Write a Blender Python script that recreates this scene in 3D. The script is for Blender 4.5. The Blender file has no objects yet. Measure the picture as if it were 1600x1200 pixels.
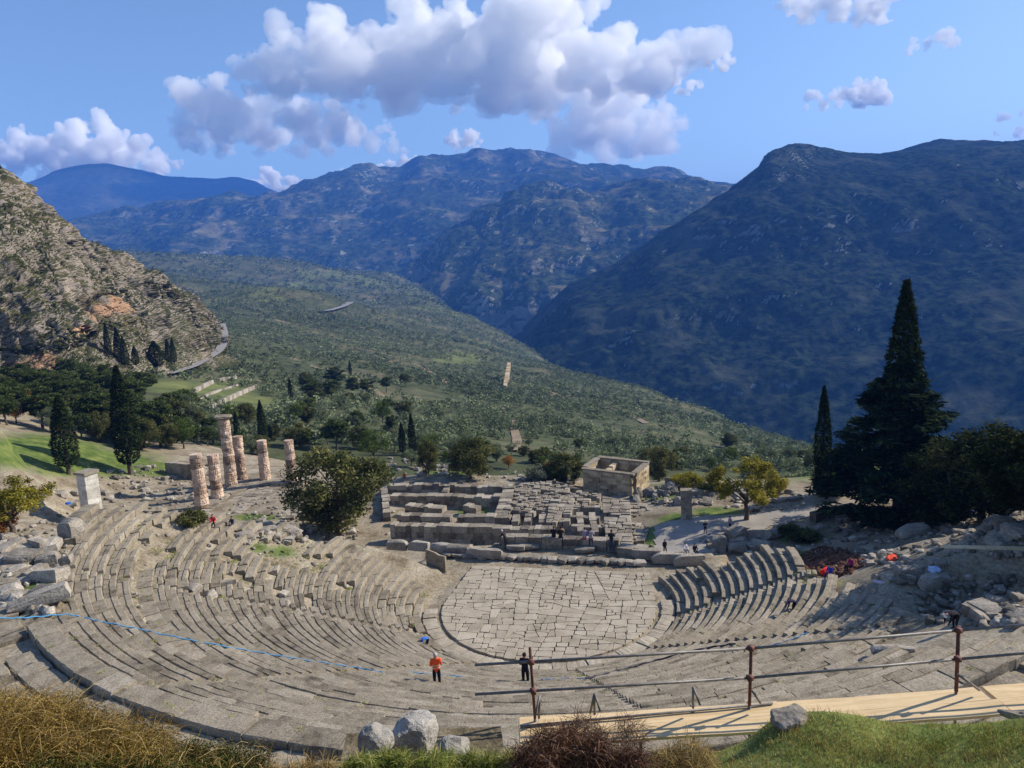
import bpy, math, random
import numpy as np
from mathutils import Vector, Matrix
R = math.radians
rng = np.random.default_rng(7)
random.seed(7)
S = bpy.context.scene
COL = S.collection

# ------------------------------------------------------------------ camera
CAMX, CAMD, CAMH, PITCH, ROLL, FPX = -2.06, 59.40, 28.757, R(8.947), R(3.149), 1142.558
cd = bpy.data.cameras.new('camera'); cam = bpy.data.objects.new('camera', cd); COL.objects.link(cam)
cd.sensor_width = 36; cd.lens = FPX / 1600 * 36; cd.clip_start = 0.1; cd.clip_end = 90000
cam.location = (CAMX, -CAMD, CAMH)
cam.rotation_euler = (Matrix.Rotation(R(90) - PITCH, 3, 'X') @ Matrix.Rotation(-ROLL, 3, 'Z')).to_euler()
S.camera = cam

# ------------------------------------------------------------------ sky, sun, exposure
SUN_AZ, SUN_EL = R(72), R(34)          # azimuth clockwise from +Y (the view), elevation
w = bpy.data.worlds.new('World'); S.world = w; w.use_nodes = True
nt = w.node_tree; nt.nodes.clear()
sky = nt.nodes.new('ShaderNodeTexSky'); sky.sky_type = 'NISHITA'; sky.sun_disc = False
sky.sun_elevation = SUN_EL; sky.sun_rotation = SUN_AZ; sky.altitude = 600; sky.air_density = 1.0; sky.dust_density = 0.4; sky.ozone_density = 2.7
bg = nt.nodes.new('ShaderNodeBackground'); bg.inputs[1].default_value = 0.12
wo = nt.nodes.new('ShaderNodeOutputWorld')
nt.links.new(sky.outputs[0], bg.inputs[0]); nt.links.new(bg.outputs[0], wo.inputs[0])
sd = bpy.data.lights.new('sun', 'SUN'); sd.energy = 4.9; sd.angle = R(0.5); sd.color = (1, 0.91, 0.77)
sun = bpy.data.objects.new('sun', sd); COL.objects.link(sun)
sv = Vector((math.sin(SUN_AZ) * math.cos(SUN_EL), math.cos(SUN_AZ) * math.cos(SUN_EL), math.sin(SUN_EL)))
sun.rotation_euler = sv.to_track_quat('Z', 'Y').to_euler(); sun.location = (0, 0, 60)
S.view_settings.view_transform = 'Standard'; S.view_settings.look = 'None'
S.view_settings.gamma = 1; S.view_settings.exposure = 0.6
S.cycles.use_denoising = True
S.cycles.max_bounces = 16; S.cycles.diffuse_bounces = 2; S.cycles.glossy_bounces = 2; S.cycles.transmission_bounces = 4; S.cycles.volume_bounces = 16
S.cycles.transparent_max_bounces = 6

# ------------------------------------------------------------------ pixel <-> place (only for laying things out)
OC = np.array([CAMX, -CAMD, CAMH])
def ray(px, py):
    dx, dy = px - 800, py - 600
    cr, sr, cp, sp = math.cos(ROLL), math.sin(ROLL), math.cos(PITCH), math.sin(PITCH)
    u = dx * cr - dy * sr; v = dx * sr + dy * cr
    return np.array([u / FPX, cp - (v / FPX) * sp, -sp - (v / FPX) * cp])
def atz(px, py, z):
    d = ray(px, py); return OC + d * ((z - CAMH) / d[2])
def atd(px, py, dist):
    d = ray(px, py); return OC + d * (dist / math.hypot(d[0], d[1]))

# ------------------------------------------------------------------ numpy noise
def _h(ix, iy, iz, seed):
    n = (ix.astype(np.int64) * 374761393 + iy.astype(np.int64) * 668265263 + iz.astype(np.int64) * 2147483647 + seed * 144269504) & 0xffffffff
    n = ((n ^ (n >> 13)) * 1274126177) & 0xffffffff
    n = ((n ^ (n >> 16)) * 2246822519) & 0xffffffff
    return (n & 0xffff) / 65535.0
def vnoise(x, y, z, seed=0):
    x = np.asarray(x, float); y = np.asarray(y, float); z = np.asarray(z, float) + 0 * x
    xi, yi, zi = np.floor(x), np.floor(y), np.floor(z)
    f = [t - ti for t, ti in ((x, xi), (y, yi), (z, zi))]
    f = [t * t * (3 - 2 * t) for t in f]
    o = 0
    for a in (0, 1):
        for b in (0, 1):
            for c in (0, 1):
                wgt = (f[0] if a else 1 - f[0]) * (f[1] if b else 1 - f[1]) * (f[2] if c else 1 - f[2])
                o = o + wgt * _h(xi + a, yi + b, zi + c, seed)
    return o * 2 - 1
def fbm(x, y, z=0, octv=5, seed=0, gain=0.5, ridge=False):
    o = 0; a = 1; t = 0
    for k in range(octv):
        n = vnoise(np.asarray(x) * 2 ** k, np.asarray(y) * 2 ** k, np.asarray(z) * 2 ** k, seed + k)
        if ridge: n = 1 - 2 * np.abs(n)
        o = o + a * n; t += a; a *= gain
    return o / t

# ------------------------------------------------------------------ objects
TS = bpy.data.scenes.new('workbench')
def evaluated(o):
    """vertices, faces, normals of a mesh object after its modifiers, worked out in a scene of its own; removes the object"""
    TS.collection.objects.link(o); vl = TS.view_layers[0]; vl.update(); ev = o.evaluated_get(vl.depsgraph); me = ev.to_mesh()
    V = np.empty(len(me.vertices) * 3); me.vertices.foreach_get('co', V); N = np.empty(len(V)); me.vertices.foreach_get('normal', N); F = [tuple(p.vertices) for p in me.polygons]
    ev.to_mesh_clear(); bpy.data.objects.remove(o); return V.reshape(-1, 3), F, N.reshape(-1, 3)
def tag(o, label=None, cat=None, group=None, kind=None):
    if label: o['label'] = label
    if cat: o['category'] = cat
    if group: o['group'] = group
    if kind: o['kind'] = kind
    return o
def link(o, parent=None):
    COL.objects.link(o)
    if parent is not None: o.parent = parent
    return o
def empty(name, loc=(0, 0, 0), rz=0):
    o = bpy.data.objects.new(name, None); o.location = [float(t) for t in loc]; o.rotation_euler = (0, 0, rz); o.empty_display_size = .3
    return link(o)
def mesh_np(name, V, F, mats, mi=None, rnd=None, smooth=False, attrs=None):
    """V (n,3); F (m,k) array or list of tuples."""
    me = bpy.data.meshes.new(name)
    V = np.asarray(V, float)
    if isinstance(F, np.ndarray):
        k = F.shape[1]; m = F.shape[0]
        me.vertices.add(len(V)); me.vertices.foreach_set('co', V.astype(np.float32).ravel())
        me.loops.add(m * k); me.loops.foreach_set('vertex_index', F.astype(np.int32).ravel())
        me.polygons.add(m); me.polygons.foreach_set('loop_start', np.arange(0, m * k, k, dtype=np.int32))
        me.update(calc_edges=True)
    else:
        me.from_pydata([tuple(v) for v in V], [], [tuple(f) for f in F]); me.update()
    for m_ in (mats if isinstance(mats, (list, tuple)) else [mats]): me.materials.append(m_)
    if mi is not None: me.polygons.foreach_set('material_index', np.asarray(mi, np.int32))
    if smooth: me.polygons.foreach_set('use_smooth', np.ones(len(me.polygons), bool))
    def at(nm, arr):
        a = me.attributes.new(nm, 'FLOAT', 'FACE' if len(arr) == len(me.polygons) and len(arr) != len(V) else 'POINT')
        a.data.foreach_set('value', np.asarray(arr, np.float32))
    if rnd is not None: at('rnd', rnd)
    for k_, v_ in (attrs or {}).items(): at(k_, v_)
    return me
def mobj(name, me, parent=None, loc=None, rot=None, scale=None):
    o = bpy.data.objects.new(name, me)
    if loc is not None: o.location = [float(t) for t in loc]
    if rot is not None: o.rotation_euler = rot
    if scale is not None: o.scale = scale if hasattr(scale, '__len__') else (scale,) * 3
    return link(o, parent)
class MB:
    """collects boxes, tubes and prisms for one mesh"""
    def __init__(s): s.v = []; s.f = []; s.r = []
    def add(s, V, F, r=None):
        n = len(s.v); s.v += [tuple(v) for v in V]; s.f += [tuple(i + n for i in f) for f in F]
        r = random.random() if r is None else r
        s.r += [r] * len(F)
    def box(s, c, size, rz=0, tilt=(0, 0), r=None, jit=0, top=1.0):
        M = Matrix.Translation(Vector(c)) @ Matrix.Rotation(rz, 4, 'Z') @ Matrix.Rotation(tilt[0], 4, 'X') @ Matrix.Rotation(tilt[1], 4, 'Y')
        V = []
        for z in (-.5, .5):
            for x, y in ((-.5, -.5), (.5, -.5), (.5, .5), (-.5, .5)):
                k = top if z > 0 else 1
                p = Vector((x * size[0] * k + random.uniform(-jit, jit), y * size[1] * k + random.uniform(-jit, jit), z * size[2] + random.uniform(-jit, jit)))
                V.append(M @ p)
        s.add(V, [(3, 2, 1, 0), (4, 5, 6, 7), (0, 1, 5, 4), (1, 2, 6, 5), (2, 3, 7, 6), (3, 0, 4, 7)], r)
    def tube(s, p0, p1, r0, r1=None, n=8, cap=True, rr=None):
        p0 = Vector([float(t) for t in p0]); p1 = Vector([float(t) for t in p1]); r1 = r0 if r1 is None else r1
        d = (p1 - p0).normalized(); a = d.orthogonal().normalized(); b = d.cross(a)
        V = [p + (a * math.cos(t) + b * math.sin(t)) * q for p, q in ((p0, r0), (p1, r1)) for t in [2 * math.pi * i / n for i in range(n)]]
        F = [(i, (i + 1) % n, n + (i + 1) % n, n + i) for i in range(n)]
        if cap: F += [tuple(range(n - 1, -1, -1)), tuple(range(n, 2 * n))]
        s.add(V, F, rr)
    def build(s, name, mat, parent=None, smooth=False, loc=None, rot=None):
        return mobj(name, mesh_np(name, np.array(s.v), s.f, mat, rnd=s.r, smooth=smooth), parent, loc, rot)

# ------------------------------------------------------------------ materials
def mat(name, stops=((0, (.3, .3, .3)), (1, (.5, .5, .5))), scale=1.0, detail=6, rough=.9, bump=.0, bdist=.05, rndamt=0.0, fine=0, fineamt=.25, spec=.15, distort=0.0, coord='pos', rot=None, stretch=None, second=None):
    m = bpy.data.materials.new(name); m.use_nodes = True; t = m.node_tree; N = t.nodes; L = t.links
    N.clear(); out = N.new('ShaderNodeOutputMaterial'); b = N.new('ShaderNodeBsdfPrincipled'); L.new(b.outputs[0], out.inputs[0])
    b.inputs['Roughness'].default_value = rough; b.inputs['Specular IOR Level'].default_value = spec
    if coord == 'pos': g = N.new('ShaderNodeNewGeometry'); src = g.outputs['Position']
    else: g = N.new('ShaderNodeTexCoord'); src = g.outputs['Object']
    if stretch or rot:
        mp = N.new('ShaderNodeMapping'); L.new(src, mp.inputs[0]); src = mp.outputs[0]
        if stretch: mp.inputs['Scale'].default_value = stretch
        if rot: mp.inputs['Rotation'].default_value = rot
    n1 = N.new('ShaderNodeTexNoise'); L.new(src, n1.inputs['Vector']); n1.inputs['Scale'].default_value = scale; n1.inputs['Detail'].default_value = detail; n1.inputs['Distortion'].default_value = distort
    n1.inputs['Roughness'].default_value = .62
    fac = n1.outputs['Fac']
    if rndamt:
        a = N.new('ShaderNodeAttribute'); a.attribute_name = 'rnd'
        s1 = N.new('ShaderNodeMath'); s1.operation = 'SUBTRACT'; L.new(a.outputs['Fac'], s1.inputs[0]); s1.inputs[1].default_value = .5
        s2 = N.new('ShaderNodeMath'); s2.operation = 'MULTIPLY_ADD'; L.new(s1.outputs[0], s2.inputs[0]); s2.inputs[1].default_value = rndamt; L.new(fac, s2.inputs[2]); fac = s2.outputs[0]
    r = N.new('ShaderNodeValToRGB'); L.new(fac, r.inputs[0]); e = r.color_ramp.elements
    while len(e) < len(stops): e.new(.5)
    for i, (p, c) in enumerate(stops): e[i].position = p; e[i].color = (*c, 1)
    colr = r.outputs[0]
    if fine:
        n2 = N.new('ShaderNodeTexNoise'); L.new(src, n2.inputs['Vector']); n2.inputs['Scale'].default_value = fine; n2.inputs['Detail'].default_value = 4
        mr = N.new('ShaderNodeMapRange'); L.new(n2.outputs['Fac'], mr.inputs[0]); mr.inputs[1].default_value = .3; mr.inputs[2].default_value = .7
        mr.inputs[3].default_value = 1 - fineamt; mr.inputs[4].default_value = 1 + fineamt
        mx = N.new('ShaderNodeVectorMath'); mx.operation = 'MULTIPLY'; L.new(colr, mx.inputs[0]); L.new(mr.outputs[0], mx.inputs[1]); colr = mx.outputs[0]
    if second:                                        # (attribute, colour stops, scale): a second cover where the attribute says so
        an, st2, sc2, lo, hi = second
        n3 = N.new('ShaderNodeTexNoise'); L.new(src, n3.inputs['Vector']); n3.inputs['Scale'].default_value = sc2; n3.inputs['Detail'].default_value = 5
        r3 = N.new('ShaderNodeValToRGB'); L.new(n3.outputs['Fac'], r3.inputs[0]); e3 = r3.color_ramp.elements
        while len(e3) < len(st2): e3.new(.5)
        for i, (p, c) in enumerate(st2): e3[i].position = p; e3[i].color = (*c, 1)
        at = N.new('ShaderNodeAttribute'); at.attribute_name = an
        ad = N.new('ShaderNodeMath'); ad.operation = 'MULTIPLY_ADD'; L.new(n1.outputs['Fac'], ad.inputs[0]); ad.inputs[1].default_value = .9; L.new(at.outputs['Fac'], ad.inputs[2])
        m3 = N.new('ShaderNodeMapRange'); L.new(ad.outputs[0], m3.inputs[0]); m3.inputs[1].default_value = lo; m3.inputs[2].default_value = hi
        mc = N.new('ShaderNodeMix'); mc.data_type = 'RGBA'; L.new(m3.outputs[0], mc.inputs[0]); L.new(colr, mc.inputs[6]); L.new(r3.outputs[0], mc.inputs[7]); colr = mc.outputs[2]
    L.new(colr, b.inputs['Base Color'])
    if bump:
        bn = N.new('ShaderNodeTexNoise'); L.new(src, bn.inputs['Vector']); bn.inputs['Scale'].default_value = fine or scale * 3; bn.inputs['Detail'].default_value = 6
        bp = N.new('ShaderNodeBump'); bp.inputs['Strength'].default_value = bump; bp.inputs['Distance'].default_value = bdist
        L.new(bn.outputs['Fac'], bp.inputs['Height']); L.new(bp.outputs[0], b.inputs['Normal'])
    return m
def flat(name, c, rough=.8, spec=.2, var=.25, sc=6):
    lo = tuple(x * (1 - var) for x in c); hi = tuple(min(1, x * (1 + var)) for x in c)
    return mat(name, ((.3, lo), (.7, hi)), scale=sc, rough=rough, spec=spec, coord='obj')
def foliage_mat(name, lo, mid, hi, trans=.25):
    m = bpy.data.materials.new(name); m.use_nodes = True; t = m.node_tree; N = t.nodes; L = t.links; N.clear()
    out = N.new('ShaderNodeOutputMaterial'); b = N.new('ShaderNodeBsdfDiffuse'); tr = N.new('ShaderNodeBsdfTranslucent'); mx = N.new('ShaderNodeMixShader'); mx.inputs[0].default_value = trans
    a = N.new('ShaderNodeAttribute'); a.attribute_name = 'rnd'
    oi = N.new('ShaderNodeObjectInfo'); ma = N.new('ShaderNodeMath'); ma.operation = 'MULTIPLY_ADD'; L.new(oi.outputs['Random'], ma.inputs[0]); ma.inputs[1].default_value = .22; L.new(a.outputs['Fac'], ma.inputs[2])
    su = N.new('ShaderNodeMath'); su.operation = 'SUBTRACT'; L.new(ma.outputs[0], su.inputs[0]); su.inputs[1].default_value = .11
    r = N.new('ShaderNodeValToRGB'); L.new(su.outputs[0], r.inputs[0]); e = r.color_ramp.elements; e.new(.5)
    for i, (p, c) in enumerate(((0.05, lo), (.5, mid), (.95, hi))): e[i].position = p; e[i].color = (*c, 1)
    L.new(r.outputs[0], b.inputs[0]); L.new(r.outputs[0], tr.inputs[0]); L.new(b.outputs[0], mx.inputs[1]); L.new(tr.outputs[0], mx.inputs[2]); L.new(mx.outputs[0], out.inputs[0])
    return m
STONE = mat('weathered_limestone', ((.18, (.09, .075, .055)), (.42, (.225, .192, .142)), (.6, (.305, .262, .198)), (.85, (.41, .365, .29))), scale=1.3, rndamt=.34, fine=14, fineamt=.35, bump=.6, bdist=.03, second=('moss', ((.3, (.06, .055, .03)), (.7, (.17, .15, .095))), 6, .50, .68))
PAVE = mat('orchestra_limestone', ((.2, (.21, .18, .13)), (.5, (.365, .315, .24)), (.8, (.46, .41, .32))), scale=.5, rndamt=.26, fine=9, fineamt=.2, bump=.3, bdist=.02)
RUBBLE = mat('broken_limestone', ((.2, (.11, .10, .08)), (.5, (.25, .22, .18)), (.8, (.40, .36, .30))), scale=1.0, rndamt=.6, fine=9, fineamt=.35, bump=.6, bdist=.05)
PALE = mat('pale_boulder', ((.2, (.17, .16, .135)), (.5, (.32, .30, .265)), (.8, (.43, .41, .37))), scale=4, rndamt=.3, fine=26, fineamt=.25, bump=.8, bdist=.03, coord='obj')
TEMPLE = mat('temple_foundation_stone', ((.2, (.12, .10, .08)), (.5, (.26, .225, .175)), (.8, (.39, .345, .275))), scale=.6, rndamt=.5, fine=5, fineamt=.3, bump=.6, bdist=.06)
COLUMN = mat('column_tufa', ((.25, (.20, .14, .10)), (.5, (.46, .33, .24)), (.75, (.62, .48, .37))), scale=1.1, rndamt=.4, fine=5, fineamt=.35, bump=1, bdist=.12)
WARM = mat('warm_ashlar', ((.25, (.26, .19, .115)), (.5, (.42, .33, .21)), (.8, (.58, .48, .33))), scale=.7, rndamt=.5, fine=5, fineamt=.2, bump=.4, bdist=.04)
EARTH = mat('ruin_ground', ((.3, (.13, .10, .065)), (.48, (.24, .20, .14)), (.65, (.33, .29, .22))), scale=.35, fine=5, fineamt=.35, bump=.6, bdist=.06,
            second=('grass', ((.3, (.05, .08, .018)), (.5, (.095, .135, .03)), (.7, (.17, .19, .055))), .6, .75, 1.1))
PATH = mat('grey_gravel_path', ((.3, (.25, .225, .195)), (.7, (.35, .32, .28))), scale=.6, fine=22, fineamt=.12, bump=.2, bdist=.01)
SLOPE = mat('valley_slope', ((.3, (.035, .045, .02)), (.52, (.07, .08, .035)), (.66, (.13, .115, .065)), (.8, (.22, .18, .12))), scale=.012, detail=9, fine=.12, fineamt=.35, bump=.7, bdist=2,
            second=('grass', ((.35, (.075, .095, .03)), (.65, (.16, .175, .06))), .05, .8, 1.15))
BARK = mat('bark', ((.3, (.06, .045, .035)), (.7, (.16, .13, .10))), scale=5, rough=1, bump=.6, coord='obj')

def mountain_mat(name, scrub_lo, scrub_hi, rock, bare, sc, rockbias=.0, orange=None):
    m = bpy.data.materials.new(name); m.use_nodes = True; t = m.node_tree; N = t.nodes; L = t.links; N.clear()
    out = N.new('ShaderNodeOutputMaterial'); b = N.new('ShaderNodeBsdfDiffuse'); L.new(b.outputs[0], out.inputs[0])
    g = N.new('ShaderNodeNewGeometry')
    def noise(s, d=8, st=None):
        n = N.new('ShaderNodeTexNoise'); src = g.outputs['Position']
        if st:
            mp = N.new('ShaderNodeMapping'); mp.inputs['Scale'].default_value = st; L.new(src, mp.inputs[0]); src = mp.outputs[0]
        L.new(src, n.inputs['Vector']); n.inputs['Scale'].default_value = s; n.inputs['Detail'].default_value = d; n.inputs['Roughness'].default_value = .68; return n.outputs['Fac']
    def ramp(src, stops):
        r = N.new('ShaderNodeValToRGB'); L.new(src, r.inputs[0]); e = r.color_ramp.elements
        while len(e) < len(stops): e.new(.5)
        for i, (p, c) in enumerate(stops): e[i].position = p; e[i].color = (*c, 1) if hasattr(c, '__len__') else (c, c, c, 1)
        return r.outputs[0]
    def mix(f, a, c):
        x = N.new('ShaderNodeMix'); x.data_type = 'RGBA'; L.new(f, x.inputs[0]); L.new(a, x.inputs[6]); L.new(c, x.inputs[7]); return x.outputs[2]
    scrub = ramp(noise(sc * 9, 8), ((.42, scrub_lo), (.60, scrub_hi)))
    rockc = ramp(noise(sc * 6, 9, (1, 1, .4)), ((.3, tuple(x * .45 for x in rock)), (.5, rock), (.7, tuple(min(1, x * 1.35) for x in rock))))
    barec = ramp(noise(sc * 5), ((.35, tuple(x * .7 for x in bare)), (.65, bare)))
    c = mix(ramp(noise(sc * 1.2, 10), ((.52 , 0.), (.62, 1.))), scrub, barec)
    sep = N.new('ShaderNodeSeparateXYZ'); L.new(g.outputs['True Normal'], sep.inputs[0])
    ad = N.new('ShaderNodeMath'); ad.operation = 'MULTIPLY_ADD'; L.new(noise(sc * 3, 10), ad.inputs[0]); ad.inputs[1].default_value = 1.1; L.new(sep.outputs[2], ad.inputs[2])
    c = mix(ramp(ad.outputs[0], ((.0, 1.), (1.0 + rockbias, 1.), (1.12 + rockbias, 0.))), c, rockc)
    if orange:
        a = N.new('ShaderNodeAttribute'); a.attribute_name = 'orange'
        oc = ramp(noise(sc * 8, 8, (1, 1, .35)), ((.3, tuple(x * .6 for x in orange)), (.7, orange)))
        pm = N.new('ShaderNodeMath'); pm.operation = 'MULTIPLY_ADD'; L.new(noise(sc * 6, 8), pm.inputs[0]); pm.inputs[1].default_value = 1.9; L.new(a.outputs['Fac'], pm.inputs[2])
        pm.use_clamp = False; dv = N.new('ShaderNodeMath'); dv.operation = 'MULTIPLY'; L.new(pm.outputs[0], dv.inputs[0]); dv.inputs[1].default_value = .4
        c = mix(ramp(dv.outputs[0], ((.62, 0.), (.70, 1.))), c, oc)
    L.new(c, b.inputs[0])
    bp = N.new('ShaderNodeBump'); bp.inputs['Strength'].default_value = .9; bp.inputs['Distance'].default_value = .12 / sc * .3
    L.new(noise(sc * 14, 8), bp.inputs['Height']); L.new(bp.outputs[0], b.inputs['Normal'])
    return m
#=== TERRAIN
# ------------------------------------------------------------------ far land: surfaces lofted through lines laid at real distances
def crom(P, n, t=None):
    """resample a list of points (k,3) with Catmull-Rom to n points"""
    P = np.asarray(P, float); k = len(P)
    s = np.linspace(0, k - 1, n) if t is None else t
    i = np.clip(np.floor(s).astype(int), 0, k - 2); f = (s - i)[:, None] if P.ndim == 2 else (s - i)[:, None, None]
    p0 = P[np.clip(i - 1, 0, k - 1)]; p1 = P[i]; p2 = P[i + 1]; p3 = P[np.clip(i + 2, 0, k - 1)]
    return .5 * (2 * p1 + (p2 - p0) * f + (2 * p0 - 5 * p1 + 4 * p2 - p3) * f ** 2 + (3 * p1 - p0 - 3 * p2 + p3) * f ** 3)
def loft(rows, back, M, Nn, keep=None):
    """rows: near to far, each [(px,py,dist)...]; back: [(away, up)...] rows added behind the last. Returns grid (M,N,3)"""
    G = []
    for r in rows:
        P = np.array([atd(*p) for p in r]); pxs = np.array([p[0] for p in r], float)
        # resample by arc in px with smoothing
        t = np.interp(np.linspace(0, 1, Nn), (pxs - pxs[0]) / (pxs[-1] - pxs[0]), np.arange(len(r)))
        G.append(crom(P, Nn, t))
    G = list(G)
    last = G[-1]
    d = last[:, :2] - OC[:2]; d = d / np.linalg.norm(d, axis=1)[:, None]
    for aw, up in back:
        q = last.copy(); q[:, :2] += d * aw; q[:, 2] += up; G.append(q)
    G = np.array(G)                      # rows,N,3
    k = len(G)
    # rows parametrised so that more samples go where the picture sees them
    t = np.linspace(0, k - 1, M)
    return crom(G, M, t)
def grid_mesh(name, G, m, attrs=None, smooth=True):
    M, Nn = G.shape[:2]
    idx = np.arange(M * Nn).reshape(M, Nn)
    F = np.stack([idx[:-1, :-1], idx[:-1, 1:], idx[1:, 1:], idx[1:, :-1]], -1).reshape(-1, 4)
    return mobj(name, mesh_np(name, G.reshape(-1, 3), F, m, smooth=smooth, attrs=attrs))
def rough(G, scale, amp, seed, ridge=False, octv=7, edge=None, vertical=.6, gain=.5, off=0, zs=1.0):
    """push a grid along its normals with fractal noise; edge (M,) fades it"""
    du = np.gradient(G, axis=1); dv = np.gradient(G, axis=0)
    n = np.cross(du, dv); n /= np.linalg.norm(n, axis=2)[..., None] + 1e-9
    n[n[..., 2] < 0] *= -1
    f = fbm(G[..., 0] / scale, G[..., 1] / scale, G[..., 2] / scale * zs, octv, seed, gain, ridge) - off
    if edge is not None: f = f * edge
    n[..., 2] = n[..., 2] * vertical
    return G + n * (f * amp)[..., None]

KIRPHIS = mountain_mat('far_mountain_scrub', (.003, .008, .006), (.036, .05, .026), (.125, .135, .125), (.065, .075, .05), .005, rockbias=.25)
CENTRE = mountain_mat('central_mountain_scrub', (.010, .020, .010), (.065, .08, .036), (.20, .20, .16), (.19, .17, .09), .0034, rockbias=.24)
FARL = mountain_mat('distant_range_scrub', (.03, .04, .02), (.06, .07, .035), (.2, .19, .16), (.11, .11, .07), .0018, rockbias=.1)
CLIFF = mountain_mat('grey_cliff_rock', (.035, .042, .018), (.085, .085, .04), (.27, .23, .19), (.14, .12, .06), .013, rockbias=.06, orange=(.50, .31, .19))
# right mountain across the gorge
rid = [(600, 640, 2300), (700, 600, 2300), (800, 547, 2300), (870, 482, 2350), (960, 420, 2400), (1050, 356, 2500), (1140, 300, 2600), (1190, 264, 2700), (1210, 246, 2750), (1240, 240, 2950), (1300, 243, 3250),
       (1400, 236, 3500), (1500, 227, 3600), (1600, 224, 3700), (1800, 222, 3800), (2100, 240, 3900)]
def lower(r, dy, sd, f=1.0):
    return [(p[0] + (p[0] - 1600) * 0, p[1] + dy * (1 if not callable(f) else f(p[0])), p[2] * sd) for p in r]
g = loft([[(600, 760, 1500), (800, 720, 1450), (1000, 730, 1400), (1200, 760, 1350), (1400, 790, 1300), (1600, 800, 1300), (2100, 820, 1300)],
          [(600, 690, 1800), (800, 610, 1750), (1000, 580, 1700), (1200, 590, 1650), (1400, 590, 1650), (1600, 590, 1650), (2100, 600, 1650)],
          [(600, 665, 2050), (800, 575, 2000), (950, 490, 2000), (1100, 440, 2050), (1250, 430, 2100), (1400, 430, 2150), (1600, 425, 2200), (2100, 430, 2250)],
          [(600, 650, 2200), (800, 556, 2200), (900, 470, 2250), (1000, 405, 2300), (1130, 330, 2400), (1230, 300, 2500), (1350, 292, 2600), (1500, 285, 2650), (1700, 285, 2700), (2100, 300, 2800)],
          rid], [(300, -10), (900, -120), (2000, -500)], 300, 420)
ee = np.clip(np.linspace(0, 1, 300) * 7, 0, 1)[:, None]
g = rough(g, 520, 95, 3, ridge=True, edge=ee * .8, off=.25); g = rough(g, 170, 30, 12, ridge=True, octv=5, edge=ee * (1 - .7 * np.clip((np.linspace(0, 1, 300)[:, None] - .42) * 8, 0, 1)), off=.2); g = rough(g, 60, 9, 11, octv=4)
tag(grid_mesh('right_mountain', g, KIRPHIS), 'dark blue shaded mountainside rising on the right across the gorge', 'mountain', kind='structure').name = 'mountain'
# spur in front of the central range
g = loft([[(520, 640, 3000), (650, 620, 2900), (800, 640, 2800), (950, 620, 2750), (1200, 560, 2700)],
          [(520, 520, 3300), (650, 500, 3200), (760, 470, 3100), (900, 470, 3000), (1050, 440, 3000), (1200, 430, 3000)],
          [(560, 460, 3500), (660, 440, 3500), (720, 400, 3600), (830, 370, 3600), (950, 360, 3600), (1080, 350, 3600), (1200, 350, 3700)],
          [(560, 452, 3600), (640, 446, 3700), (672, 420, 3800), (705, 380, 3900), (760, 338, 4100), (830, 306, 4300), (880, 293, 4500), (960, 289, 4600), (1050, 292, 4600), (1130, 302, 4600), (1250, 320, 4600)]],
         [(400, -30), (1500, -500)], 200, 260)
g = rough(g, 520, 150, 23, ridge=True, off=.25, edge=np.clip(np.linspace(0, 1, 200) * 6, 0, 1)[:, None]); g = rough(g, 200, 44, 28, ridge=True, octv=5, off=.2); g = rough(g, 80, 12, 29, octv=4)
tag(grid_mesh('mountain', g, CENTRE), 'scrub covered spur in the middle of the view before the central range', 'mountain', kind='structure')
# central range
g = loft([[(-150, 520, 4500), (180, 520, 4500), (400, 520, 4400), (600, 520, 4300), (800, 520, 4300), (1000, 500, 4300), (1300, 460, 4300)],
          [(-150, 435, 5000), (180, 420, 5000), (300, 412, 5000), (400, 414, 5000), (500, 418, 4900), (620, 420, 4800), (750, 400, 4800), (1000, 380, 4800), (1300, 370, 4800)],
          [(-150, 425, 5600), (60, 395, 5600), (180, 375, 5600), (300, 360, 5600), (420, 350, 5600), (550, 345, 5600), (650, 330, 5500), (800, 310, 5500), (1000, 310, 5600), (1300, 340, 5700)],
          [(-150, 415, 6000), (60, 372, 6100), (180, 345, 6200), (300, 325, 6200), (430, 309, 6300), (480, 294, 6400), (540, 278, 6500), (620, 273, 6700), (690, 257, 6900), (740, 250, 7000), (790, 247, 7100), (840, 246, 7200), (890, 252, 7200), (935, 253, 7100), (990, 267, 7000), (1060, 283, 6900), (1130, 298, 6800), (1250, 330, 6600), (1400, 360, 6500)]],
         [(600, -30), (2500, -700)], 260, 420)
g = rough(g, 900, 230, 41, ridge=True, off=.2, edge=np.clip(np.linspace(0, 1, 260) * 5, 0, 1)[:, None] * .9); g = rough(g, 330, 60, 42, ridge=True, octv=5, off=.2); g = rough(g, 130, 18, 43, octv=4)
tag(grid_mesh('mountain', g, CENTRE), 'broad central mountain range closing the valley under the clouds', 'mountain', kind='structure')
# left distant range
g = loft([[(-300, 480, 7500), (0, 460, 7500), (300, 450, 7500), (600, 450, 7500)],
          [(-300, 420, 8200), (0, 400, 8200), (150, 395, 8200), (300, 390, 8200), (600, 400, 8200)],
          [(-300, 330, 9500), (0, 320, 9500), (150, 310, 9300), (300, 330, 9200), (600, 360, 9000)],
          [(-300, 320, 10500), (-100, 310, 10500), (0, 300, 10500), (60, 284, 10500), (110, 266, 10500), (165, 260, 10500), (230, 275, 10400), (260, 283, 10300), (330, 287, 10200), (375, 290, 10100), (440, 310, 10000), (600, 350, 9800)]],
         [(900, -50), (3000, -900)], 160, 300)
g = rough(g, 1900, 200, 51, ridge=True, edge=np.clip(np.linspace(0, 1, 160) * 4, 0, 1)[:, None] * .8); g = rough(g, 300, 26, 53, octv=5)
tag(grid_mesh('mountain', g, FARL), 'farthest blue range on the left behind the rocky cliff', 'mountain', kind='structure')
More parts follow.
